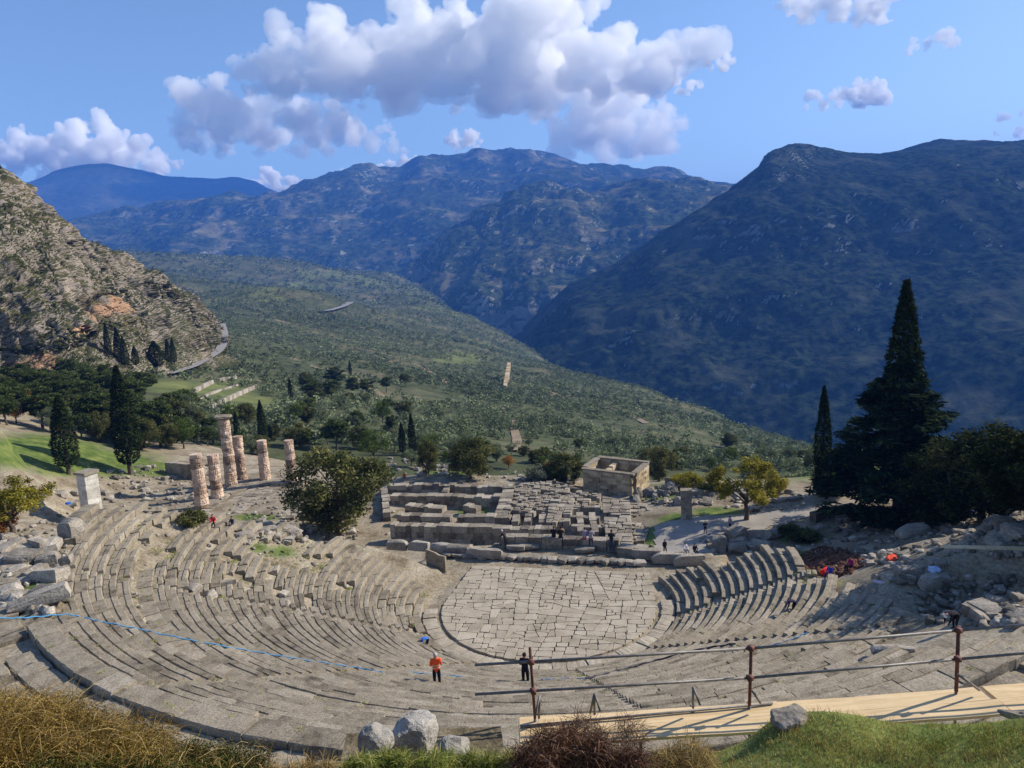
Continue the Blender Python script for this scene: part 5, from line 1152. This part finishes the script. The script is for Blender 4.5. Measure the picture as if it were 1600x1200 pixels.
for k in range(5):
    mb = MB(); q = pa + d_ * (k + .5) / 5; mb.box(q, (np.linalg.norm(d_) / 5 - .03, .5, .06), math.atan2(d_[1], d_[0]), jit=.01); o = mb.build('plank', WOOD, fb_); o.location = -Vector(fb_.location)
# ropes
ROPE = flat('blue_rope', (.07, .25, .46), .6); HOSE = flat('dark_hose', (.03, .03, .05), .5)
def rope(name, pts, r_, m, label, lift=.1, dens=8):
    P = []
    for p in pts: P.append(onslope(*p) + [0, 0, lift])
    P = crom(P, len(pts) * dens); P[:, 2] += .03 * np.sin(np.arange(len(P)) * 1.9); P[:, 0] += .05 * np.sin(np.arange(len(P)) * 1.1); mb = MB()
    for a, b in zip(P[:-1], P[1:]): mb.tube(a, b, r_, n=6, cap=False)
    return tag(mb.build(name, m, smooth=True), label, 'rope' if 'rope' in name else 'hose')
rope('rope', [(-20, 969), (40, 968), (105, 963), (150, 972), (220, 986), (300, 1003), (400, 1021), (480, 1034), (560, 1046), (602, 1054)], .035, ROPE, 'long light blue rope lying over the left seats')
rope('rope', [(636, 1052), (680, 1056), (730, 1060)], .03, ROPE, 'short blue rope behind the person in orange')
rope('rope', [(845, 1064), (880, 1062), (915, 1063)], .03, ROPE, 'short blue rope right of the person in black')
rope('hose', [(915, 1063), (960, 1052), (1020, 1036), (1080, 1020), (1150, 1008)], .06, HOSE, 'dark hose running up across the seats behind the railing', lift=.12)
rope('rope', [(1130, 1020), (1180, 1016), (1230, 1004), (1262, 990)], .03, ROPE, 'pale blue rope across the right stairway')

# ------------------------------------------------------------------ people
SKIN = flat('skin', (.42, .24, .16), .6)
def cloth(c): return flat('cloth', c, .9, .1, .15, 8)
def person(px, py, hp, face, pose, top, legs, label, hair=(.03, .02, .015), hat=None, P=None, group=None, maxh=2.7, fingers=False, sleeve=True, z=None, stripes=False):
    P = np.array(P) if P is not None else (see(px, py) if z is None else atz(px, py, z)); s = pxm(P)
    Hh = min(maxh, max(1.5, hp / s / .92)) if pose not in ('sit', 'bend', 'crouch') else 1.7
    J = {'pelvis': (0, 0, .53, .082), 'belly': (0, 0, .62, .074), 'chest': (0, 0, .735, .088), 'neck': (0, .005, .83, .034), 'head': (0, .015, .895, .058), 'crown': (0, .01, .95, .046)}
    for sgn, c in ((-1, 'L'), (1, 'R')):
        J['sh' + c] = (sgn * .105, 0, .79, .042); J['el' + c] = (sgn * .135, -.01, .63, .031); J['wr' + c] = (sgn * .13, .06, .50, .019); J['ha' + c] = (sgn * .125, .085, .455, .020)
        J['hi' + c] = (sgn * .052, 0, .50, .058); J['kn' + c] = (sgn * .06, .012, .28, .040); J['an' + c] = (sgn * .062, -.01, .045, .026); J['to' + c] = (sgn * .07, .085, .02, .020)
    def st(k, x, y, zz): J[k] = (x, y, zz, J[k][3])
    if pose == 'arms':      # both forearms in front
        for sgn, c in ((-1, 'L'), (1, 'R')): st('el' + c, sgn * .13, .02, .635); st('wr' + c, sgn * .06, .13, .64); st('ha' + c, sgn * .03, .165, .66)
    if pose == 'lean':
        for k, dy in (('belly', .04), ('chest', .12), ('neck', .17), ('head', .20), ('crown', .20)): x, y, zz, r_ = J[k]; J[k] = (x, y + dy, zz - dy * .25, r_)
        for sgn, c in ((-1, 'L'), (1, 'R')): st('sh' + c, sgn * .10, .13, .76); st('el' + c, sgn * .14, .19, .62); st('wr' + c, sgn * .07, .30, .63); st('ha' + c, sgn * .04, .33, .635)
    if pose == 'walk': st('knL', -.055, .08, .29); st('anL', -.055, .06, .05); st('toL', -.06, .15, .03); st('knR', .055, 0, .28); st('anR', .055, -.12, .06); st('toR', .06, -.05, .02); st('wrL', -.13, -.04, .5); st('haL', -.13, -.04, .455)
    if pose == 'sit':
        dz_ = -.27
        for k in J: x, y, zz, r_ = J[k]; J[k] = (x, y, zz + dz_, r_)
        for sgn, c in ((-1, 'L'), (1, 'R')):
            st('hi' + c, sgn * .055, .01, .25); st('kn' + c, sgn * .07, .24, .28); st('an' + c, sgn * .07, .26, .045); st('to' + c, sgn * .075, .35, .02); st('el' + c, sgn * .13, .06, .38); st('wr' + c, sgn * .07, .18, .33); st('ha' + c, sgn * .06, .22, .32)
    if pose == 'bend':
        for k, v in (('pelvis', (0, -.06, .50)), ('belly', (0, .02, .55)), ('chest', (0, .15, .56)), ('neck', (0, .25, .53)), ('head', (0, .31, .50)), ('crown', (0, .355, .475))): st(k, *v)
        for sgn, c in ((-1, 'L'), (1, 'R')): st('sh' + c, sgn * .10, .21, .53); st('el' + c, sgn * .11, .25, .37); st('wr' + c, sgn * .07, .30, .22); st('ha' + c, sgn * .06, .32, .17); st('hi' + c, sgn * .055, -.06, .48)
    bones = [('pelvis', 'belly'), ('belly', 'chest'), ('chest', 'neck'), ('neck', 'head'), ('head', 'crown')]
    for c in 'LR': bones += [('chest', 'sh' + c), ('sh' + c, 'el' + c), ('el' + c, 'wr' + c), ('wr' + c, 'ha' + c), ('pelvis', 'hi' + c), ('hi' + c, 'kn' + c), ('kn' + c, 'an' + c), ('an' + c, 'to' + c)]
    if fingers:
        for sgn, c in ((-1, 'L'), (1, 'R')):
            hx_, hy_, hz2, _ = J['ha' + c]; wx, wy, wz, _ = J['wr' + c]; d = Vector((hx_ - wx, hy_ - wy, hz2 - wz)).normalized(); b_ = d.cross(Vector((sgn, .2, 0))).normalized()
            for q in range(4): p = Vector((hx_, hy_, hz2)) + b_ * (q - 1.5) * .011 + d * (.045 - abs(q - 1.4) * .005); J['f%d%s' % (q, c)] = (*p, .0052); bones.append(('ha' + c, 'f%d%s' % (q, c)))
            p = Vector((wx, wy, wz)).lerp(Vector((hx_, hy_, hz2)), .7) + b_ * -.03 + d * .02; J['th' + c] = (*p, .006); bones.append(('ha' + c, 'th' + c))
    bm = bmesh.new(); ly = bm.verts.layers.skin.verify(); vv = {}
    for k, (x, y, zz, r_) in J.items():
        v = bm.verts.new((x * Hh, y * Hh, zz * Hh)); v[ly].radius = (r_ * Hh * (1.15 if k in ('pelvis', 'belly', 'chest') else 1), r_ * Hh * (.78 if k in ('pelvis', 'belly', 'chest') else 1)); v[ly].use_root = k == 'pelvis'; vv[k] = v
    for a, b in bones: bm.edges.new((vv[a], vv[b]))
    me = bpy.data.meshes.new('p'); bm.to_mesh(me); bm.free(); o = bpy.data.objects.new('tmp', me)
    md = o.modifiers.new('s', 'SKIN'); md.use_smooth_shade = True; o.modifiers.new('b', 'SUBSURF').levels = 2; o.modifiers['b'].render_levels = 2
    V, F, _n = evaluated(o)
    C = np.array([V[list(f)].mean(0) for f in F]); best = np.full(len(F), 1e9); mi = np.zeros(len(F), int)
    def grp(a, b):
        if a in ('neck', 'head') or b == 'crown': return 2
        if a[:2] in ('wr', 'ha'): return 2
        if a[:2] == 'el': return 0 if sleeve else 2
        if a[:2] in ('hi', 'kn'): return 1
        if a[:2] == 'an': return 3
        if b[:2] == 'hi': return 1
        return 0
    for a, b in bones:
        A = np.array(J[a][:3]) * Hh; B = np.array(J[b][:3]) * Hh; d = B - A; t = np.clip(((C - A) @ d) / (d @ d + 1e-9), 0, 1); q = np.linalg.norm(C - A - t[:, None] * d, axis=1) - (J[a][3] + (J[b][3] - J[a][3]) * t) * Hh * .8
        m_ = q < best; best[m_] = q[m_]; mi[m_] = grp(a, b)
    if pose != 'bend' and pose != 'sit': mi[(mi == 0) & (C[:, 2] < .50 * Hh) & (np.abs(C[:, 0]) < .09 * Hh)] = 1
    root = empty('person', P, face); tag(root, label, 'person', group)
    mobj('body', mesh_np('body', V, F, [cloth(top), cloth(legs), SKIN, flat('shoe', (.03, .028, .025), .6)], mi=mi, smooth=True), root)
    hc = Vector(J['head'][:3]).lerp(Vector(J['crown'][:3]), .45) * Hh; bm = bmesh.new(); bmesh.ops.create_uvsphere(bm, u_segments=14, v_segments=9, radius=1)
    up_ = (Vector(J['crown'][:3]) - Vector(J['head'][:3])).normalized(); q_ = up_.to_track_quat('Z', 'Y').to_matrix()
    hv = []; 
    for v in bm.verts: c = Vector((v.co.x * .054, v.co.y * .062 - .008, max(v.co.z, -.25 if v.co.y < .2 else .25) * .056)) * Hh; v.co = q_ @ c + hc
    V2 = np.array([v.co[:] for v in bm.verts]); F2 = [tuple(v.index for v in f.verts) for f in bm.faces]; bm.free()
    mobj('hat' if hat else 'hair', mesh_np('hat' if hat else 'hair', V2, F2, cloth(hat or hair), smooth=True), root)
    nose = MB(); nc = Vector(J['head'][:3]) * Hh + q_ @ Vector((0, .058 * Hh, .004 * Hh)); nose.tube(nc, nc + q_ @ Vector((0, .016, -.012)), .012, .008, 6); nose.build('nose', SKIN, root)
    if stripes:
        for zz in (.60, .66):
            mb = MB(); n = 20
            V3 = [((.108 * math.cos(t)) * Hh, (.078 * math.sin(t)) * Hh, (zz + dz2) * Hh) for dz2 in (0, .018) for t in [6.283 * i / n for i in range(n)]]
            mb.add(V3, [(i, (i + 1) % n, n + (i + 1) % n, n + i) for i in range(n)]); mb.build('reflective_stripe', cloth((.62, .62, .45)), root)
    return root
person(684, 1077, 58, R(8), 'arms', (.85, .11, .03), (.012, .012, .016), 'person in an orange vest and black trousers standing with their back turned', hat=(.42, .40, .37), fingers=True, stripes=True)
person(822, 1075, 56, R(-12), 'arms', (.018, .018, .024), (.015, .015, .02), 'person in black with long dark hair standing behind the left railing post', hair=(.03, .02, .02), fingers=True)
person(668, 1014, 30, R(110), 'bend', (.04, .16, .55), (.015, .018, .035), 'person in a bright blue jacket bending down to the seats', hair=(.16, .10, .05), fingers=True)
for x, y, hp, top, lg, lb in ((866, 855, 32, (.02, .02, .022), (.02, .02, .025), 'person in black leaning on the stage wall, left one of the dark pair'), (877, 856, 32, (.025, .02, .02), (.02, .02, .02), 'person in black leaning on the stage wall, right one of the dark pair'), (914, 858, 33, (.32, .25, .30), (.30, .05, .07), 'person in a pale top and red trousers leaning on the stage wall'), (924, 859, 33, (.34, .28, .32), (.06, .05, .09), 'person in a pale top and dark trousers beside the red trousers'), (956, 862, 33, (.02, .022, .028), (.06, .08, .13), 'lone person in dark jacket and blue jeans at the right end of the stage wall')):
    person(x, y, hp, R(-10), 'lean', top, lg, lb, P=atz(x, y, 0))
person(791, 857, 30, R(60), 'lean', (.03, .03, .04), (.03, .03, .04), 'dark clothed person bending at the left end of the stage wall', P=atz(791, 857, 0), hat=(.5, .5, .52))
person(1039, 866, 23, R(200), 'walk', (.02, .02, .022), (.03, .03, .03), 'person in black walking on the grey path behind the curved wall', z=-4)
person(1102, 834, 20, R(170), 'arms', (.03, .035, .05), (.02, .02, .025), 'person in dark blue standing in the middle of the grey path')
person(1141, 829, 22, R(120), 'stand', (.34, .30, .36), (.02, .02, .03), 'person in a pale shirt standing by the round stones of the path')
person(1071, 876, 24, R(-160), 'sit', (.75, .72, .74), (.20, .19, .2), 'person in a white shirt sitting on the low curved wall', P=atz(1071, 874, .0) + [0, 0, .55])
person(1086, 878, 24, R(-170), 'sit', (.02, .02, .022), (.02, .02, .02), 'person in black sitting next to the white shirt on the curved wall', P=atz(1086, 876, .0) + [0, 0, .55])
for x, y, f, top, lg, lb in ((334, 824, 20, (.5, .05, .06), (.06, .05, .06), 'person in red sitting at the top of the left wing beside the green bush'), (353, 826, 10, (.40, .06, .09), (.03, .03, .05), 'person in pink and black sitting second beside the green bush'), (364, 827, -20, (.05, .06, .09), (.04, .05, .09), 'person in dark blue sitting rightmost beside the green bush')):
    person(x, y, 20, R(f + 180), 'sit', top, lg, lb)
person(632, 749, 9, R(0), 'sit', (.65, .05, .04), (.05, .06, .2), 'tiny person in red beyond the temple foundations', maxh=1.7)
person(1330, 893, 30, R(100), 'sit', (.30, .02, .10), (.02, .02, .03), 'person in a crimson top sitting in the shade right of the red soil patch')
person(1297, 905, 30, R(120), 'sit', (.03, .07, .35), (.02, .03, .10), 'person in blue working in the shade below the crimson top')
person(1240, 958, 30, R(90), 'bend', (.05, .03, .07), (.02, .02, .03), 'person in dark clothes bending over the right seats', hair=(.4, .38, .4))
person(1520, 812, 22, R(40), 'bend', (.02, .03, .10), (.02, .02, .04), 'person in navy bending among the boulders under the pines')
person(1492, 984, 36, R(100), 'bend', (.03, .025, .03), (.02, .02, .025), 'person in black crouching with a white hat at the end of the bare slope', hat=(.75, .73, .72))
# bags and tools of the working crew
def bag(px, py, size, c, label, name='bag'):
    P = see(px, py); me = rock_mesh(int(px), .35, 6, .22, flat('fabric', c, .8, .1, .2), name); return tag(mobj(name, me, loc=P + [0, 0, size[2] * .4], rot=(0, 0, px * .1), scale=size), label, 'bag')
bag(1291, 899, (.75, .6, .6), (.75, .04, .02), 'bright red bag on the seats below the red soil patch')
bag(1393, 876, (1.3, .7, .35), (.65, .08, .04), 'red cloth spread on a boulder at the end of the right wing', 'cloth')
bag(1460, 893, (.8, .6, .4), (.45, .55, .75), 'light blue and white bag on the bare slope')
bag(1375, 912, (.8, .5, .3), (.6, .5, .55), 'white and pink bag on the seat row at the right')
bag(1232, 962, (.6, .5, .3), (.62, .62, .68), 'white bag beside the bending person on the right seats')
bag(107, 800 - 12, (.8, .5, .4), (.03, .12, .45), 'blue bag near the foot of the pale pillar')
# heap of red earth
SOILM = mat('red_soil', ((.3, (.05, .024, .017)), (.5, (.12, .055, .036)), (.7, (.20, .105, .07))), scale=3, fine=10, fineamt=.5, bump=1, bdist=.1)
P = see(1300, 878); qa = np.linspace(0, 6.2832, 49)[:-1]; qr = np.linspace(0, 1, 22); QA, QR = np.meshgrid(qa, qr)
wob = 1 + .22 * vnoise(np.cos(QA) * 2, np.sin(QA) * 2, 0, 5); X_ = P[0] + 3.3 * QR * wob * np.cos(QA); Y_ = P[1] + 2.6 * QR * wob * np.sin(QA)
Z_ = H(X_, Y_) - .12 + .42 * (1 - QR ** 3) + fbm(X_ * 1.6, Y_ * 1.6, 0, 4, 3) * .22 * (1 - QR ** 4)
V = np.stack([X_, Y_, Z_], -1).reshape(-1, 3); F = [(j * 48 + i, j * 48 + (i + 1) % 48, (j + 1) * 48 + (i + 1) % 48, (j + 1) * 48 + i) for j in range(21) for i in range(48)]
tag(mobj('soil_heap', mesh_np('soil_heap', V, F, SOILM)), 'patch of reddish brown dug soil above the right wing', 'soil heap')

g_ = random.Random(5); Vs = []; Fs = []; rr = []; nv = 0; SOIL = bpy.data.materials['red_soil']
v_ = np.empty(len(RCK[0].vertices) * 3); RCK[0].vertices.foreach_get('co', v_); v_ = v_.reshape(-1, 3); f_ = np.array([p.vertices[:] for p in RCK[0].polygons])
for _ in range(420):
    a, q = g_.uniform(0, 6.283), g_.random() ** .6; P = see(1300 + 52 * q * math.cos(a), 878 + 24 * q * math.sin(a)); s_ = g_.uniform(.12, .4)
    Vs.append(v_ * s_ * [g_.uniform(.8, 1.5), 1, .8] + P + [0, 0, g_.uniform(0, .3) * (1 - q) + .05]); Fs.append(f_ + nv); nv += len(v_)
tag(mobj('soil_clods', mesh_np('soil_clods', np.concatenate(Vs), np.concatenate(Fs), SOIL)), 'loose clods of reddish earth around the dug patch', 'soil', kind='stuff')
# more trees just outside the view on the right, whose shade falls over the upper right wing
for i, (dx, dy, hh, ww) in enumerate(((51, -3, 14, 10), (60, 7, 16, 11), (47, -13, 12, 9), (68, 14, 15, 11), (62, -8, 16, 12))):
    cm, tm = proto('oak', i % 3); o = empty('broadleaf_tree', (dx, dy, float(H(dx, dy)))); tag(o, 'leafy tree standing beyond the right edge of the view', 'tree', 'trees beyond the right edge')
    for nm, me in (('crown', cm), ('trunk', tm)): mobj(nm, me, o, scale=(ww / .84, ww / .84, hh))

# weeds growing in the joints of the seats
g_ = np.random.default_rng(8); C = []; Rr = []
NW = fbm(GX / 5, GY / 5, 0, 3, 19)
while len(C) < 700:
    a = g_.uniform(R(165), R(350)); r_ = g_.uniform(11, 37); x_, y_ = r_ * math.cos(a), r_ * math.sin(a)
    if NW[int((y_ - YS[0]) / .6), int((x_ - XS[0]) / .6)] < .02 and g_.random() < .85: continue
    if not inpoly(np.array([x_]), np.array([y_]), CAV)[0]: continue
    C.append((x_, y_, float(cone(r_)) + .0)); Rr.append(g_.uniform(.07, .24))
for hx_, hy_, hr_ in HOLES:
    for _ in range(26): a = g_.uniform(0, 6.28); q = hr_ * g_.random() ** .5; C.append((hx_ + q * math.cos(a), hy_ + q * math.sin(a), float(cone(math.hypot(hx_, hy_))) - .38)); Rr.append(.18)
V, F, r = leaves(C, Rr, 16000, .03, 77, shell=.3, squash=.5)
tag(mobj('seat_weeds', mesh_np('seat_weeds', V, F, F_GRASS, rnd=r)), 'green and straw weeds growing between the theatre seats', 'weeds', kind='stuff')
#=== CLOUDS
# ------------------------------------------------------------------ clouds: puffs of dense white vapour beyond the haze
def vapour(dens):
    m = bpy.data.materials.new('cloud_vapour'); m.use_nodes = True; t = m.node_tree; t.nodes.clear()
    o = t.nodes.new('ShaderNodeOutputMaterial'); vs = t.nodes.new('ShaderNodeVolumeScatter'); t.links.new(vs.outputs[0], o.inputs['Volume'])
    vs.inputs['Color'].default_value = (1, 1, 1, 1); vs.inputs['Density'].default_value = dens; vs.inputs['Anisotropy'].default_value = 0
    return m
VBIG, VSML, VTIN = vapour(.0042), vapour(.008), vapour(.013)
cm_ = VBIG; cm_.use_nodes = True
def cloud(blobs, D, base, label, seed, vox=None, n=12):
    """blobs: (px, py, rx, ry) ellipses of puffs at distance D; base: picture row of the flat underside"""
    g = random.Random(seed); bm_V = []; bm_F = []; nv = 0
    import bmesh
    ico = bmesh.new(); bmesh.ops.create_icosphere(ico, subdivisions=2, radius=1); iv = np.array([v.co[:] for v in ico.verts]); fi = np.array([[v.index for v in f.verts] for f in ico.faces]); ico.free()
    zb = atd(sum(b[0] for b in blobs) / len(blobs), base, D)[2]; cen = atd(blobs[0][0], blobs[0][1], D)
    for px, py, rx, ry in blobs:
        for i in range(n):
            a = g.uniform(0, 6.283); q = g.random() ** .5; x = px + rx * q * math.cos(a); y = py + ry * q * math.sin(a)
            r = min(rx, ry) * g.uniform(.32, .62) * (1.15 - .5 * q); d = D + g.uniform(-1, 1) * rx * D / FPX * .6
            c = atd(x, y, d); rr = r * D / FPX
            bm_V.append(iv * rr + c); bm_F.append(fi + nv); nv += len(iv)
            for _ in range(5):
                u_ = np.array([g.gauss(0, 1), g.gauss(0, .6), abs(g.gauss(0, 1)) - .25]); u_ /= np.linalg.norm(u_); r2 = rr * g.uniform(.25, .5)
                bm_V.append(iv * r2 + c + u_ * rr * .95); bm_F.append(fi + nv); nv += len(iv)
    V = np.concatenate(bm_V) - cen; F = np.concatenate(bm_F)
    me = mesh_np('cloud_puffs', V, F, cm_)
    def remesh(me, vx):
        o = bpy.data.objects.new('cloud_tmp', me); md = o.modifiers.new('r', 'REMESH'); md.mode = 'VOXEL'; md.voxel_size = vx; return evaluated(o)
    vx = vox or min(b[3] for b in blobs) * D / FPX / 21
    V, F, N = remesh(me, vx)
    W = V + cen; sc = np.mean([b[3] for b in blobs]) * D / FPX
    f = 0
    for k in range(7): q = sc / 1.1 / 2 ** k; f = f + .57 ** k * (np.abs(vnoise(W[:, 0] / q, W[:, 1] / q, W[:, 2] / q, seed + k)) * 2.2 - .8)
    V = V + N * (f * sc * .2)[:, None]
    zr = zb - cen[2]; low = V[:, 2] < zr; V[low, 2] = zr + (V[low, 2] - zr) * .25
    V, F, N = remesh(mesh_np('c', V, np.array(F), cm_), vx)
    par = list(range(len(V)))                        # keep only the pieces of some size
    def root(i):
        while par[i] != i: par[i] = par[par[i]]; i = par[i]
        return i
    for f in F:
        ra = root(f[0])
        for q in f[1:]:
            rq = root(q)
            if rq != ra: par[rq] = ra
    lab = np.array([root(i) for i in range(len(V))]); F = np.array(F); u_, cnt = np.unique(lab, return_counts=True); keep = np.isin(lab, u_[cnt > .1 * cnt.max()]); F = F[keep[F].all(1)]; ix = np.cumsum(keep) - 1; F = ix[F]; V = V[keep]
    me2 = mesh_np('cloud', V, F, VBIG if max(b[3] for b in blobs) > 45 else VSML if max(b[3] for b in blobs) > 27 else VTIN, smooth=True); 
    c = mobj('cloud', me2, loc=cen); tag(c, label, 'cloud'); return c
cloud([(640, 75, 170, 75), (520, 90, 110, 60), (440, 110, 70, 45), (760, 50, 150, 90), (880, 90, 150, 70), (1000, 90, 90, 45), (1070, 80, 45, 30), (700, 130, 250, 50), (880, 10, 80, 50), (620, 130, 190, 40), (760, 110, 190, 60), (560, 110, 130, 50), (860, 130, 130, 45), (690, 90, 120, 60)], 10500, 185, 'huge grey and white cumulus cloud filling the top middle of the sky', 3, n=17)
cloud([(340, 180, 90, 50), (300, 190, 75, 40), (450, 200, 130, 40), (560, 205, 120, 36), (350, 150, 40, 28), (640, 215, 70, 22), (420, 225, 150, 26), (380, 195, 90, 36), (500, 190, 90, 36)], 11500, 262, 'white and grey cumulus under the left half of the huge cloud', 5, n=14)
cloud([(930, 190, 90, 55), (1000, 205, 80, 38), (1080, 218, 45, 18), (1050, 200, 50, 24), (1110, 228, 28, 10), (900, 230, 50, 20), (960, 160, 50, 40)], 11500, 248, 'white cumulus tapering to the right under the huge cloud', 7, n=14)
cloud([(40, 238, 70, 30), (100, 236, 70, 32), (160, 226, 60, 38), (210, 250, 60, 30), (120, 262, 110, 24), (260, 258, 70, 20), (330, 275, 60, 14)], 14000, 290, 'low cloud bank behind the cliff at the left', 9, n=14)
cloud([(430, 285, 50, 20), (490, 296, 40, 14), (400, 290, 30, 14)], 17000, 320, 'small bright cloud resting on the saddle of the far ridge', 11)
cloud([(600, 262, 50, 13), (650, 256, 35, 14), (560, 272, 30, 10)], 16500, 284, 'thin bright cloud just above the central ridge', 13)
cloud([(730, 216, 32, 18), (700, 226, 24, 12)], 12500, 240, 'small round cloud hanging below the huge cloud', 15)
cloud([(1320, 10, 100, 30), (1265, 20, 44, 22), (1385, 14, 40, 26)], 9500, 42, 'flat based white cloud at the top right', 17)
cloud([(1485, 58, 26, 15), (1450, 70, 34, 11), (1425, 78, 22, 8)], 9500, 86, 'slanting wisp of cloud near the top right corner', 19)
cloud([(1320, 154, 64, 20), (1358, 148, 32, 20), (1283, 157, 34, 17)], 10500, 172, 'small separate white cloud above the right mountain', 21)
cloud([(1575, 180, 30, 9), (1590, 210, 34, 10)], 11500, 222, 'cloud scraps at the right edge of the sky', 23)
cloud([(1135, 97, 34, 14)], 10500, 114, 'small cloud fragment right of the huge cloud', 25)
cloud([(1070, 134, 30, 14)], 10800, 150, 'round cloud fragment between the huge cloud and the right tail', 27)

# ------------------------------------------------------------------ haze: one closed box of pale air
hz = bpy.data.materials.new('haze_air'); hz.use_nodes = True; t = hz.node_tree; t.nodes.clear()
ho = t.nodes.new('ShaderNodeOutputMaterial'); pv = t.nodes.new('ShaderNodeVolumePrincipled'); t.links.new(pv.outputs[0], ho.inputs['Volume'])
pv.inputs['Color'].default_value = (.09, .29, .9, 1); pv.inputs['Density'].default_value = 1.0e-4; pv.inputs['Anisotropy'].default_value = 0
b = MB(); b.box((0, 6300, 310), (36000, 15000, 1902)); ho_ = b.build('haze', hz)
tag(ho_, 'thin blue haze filling the whole valley', 'haze', kind='stuff')

bpy.data.scenes.remove(TS)
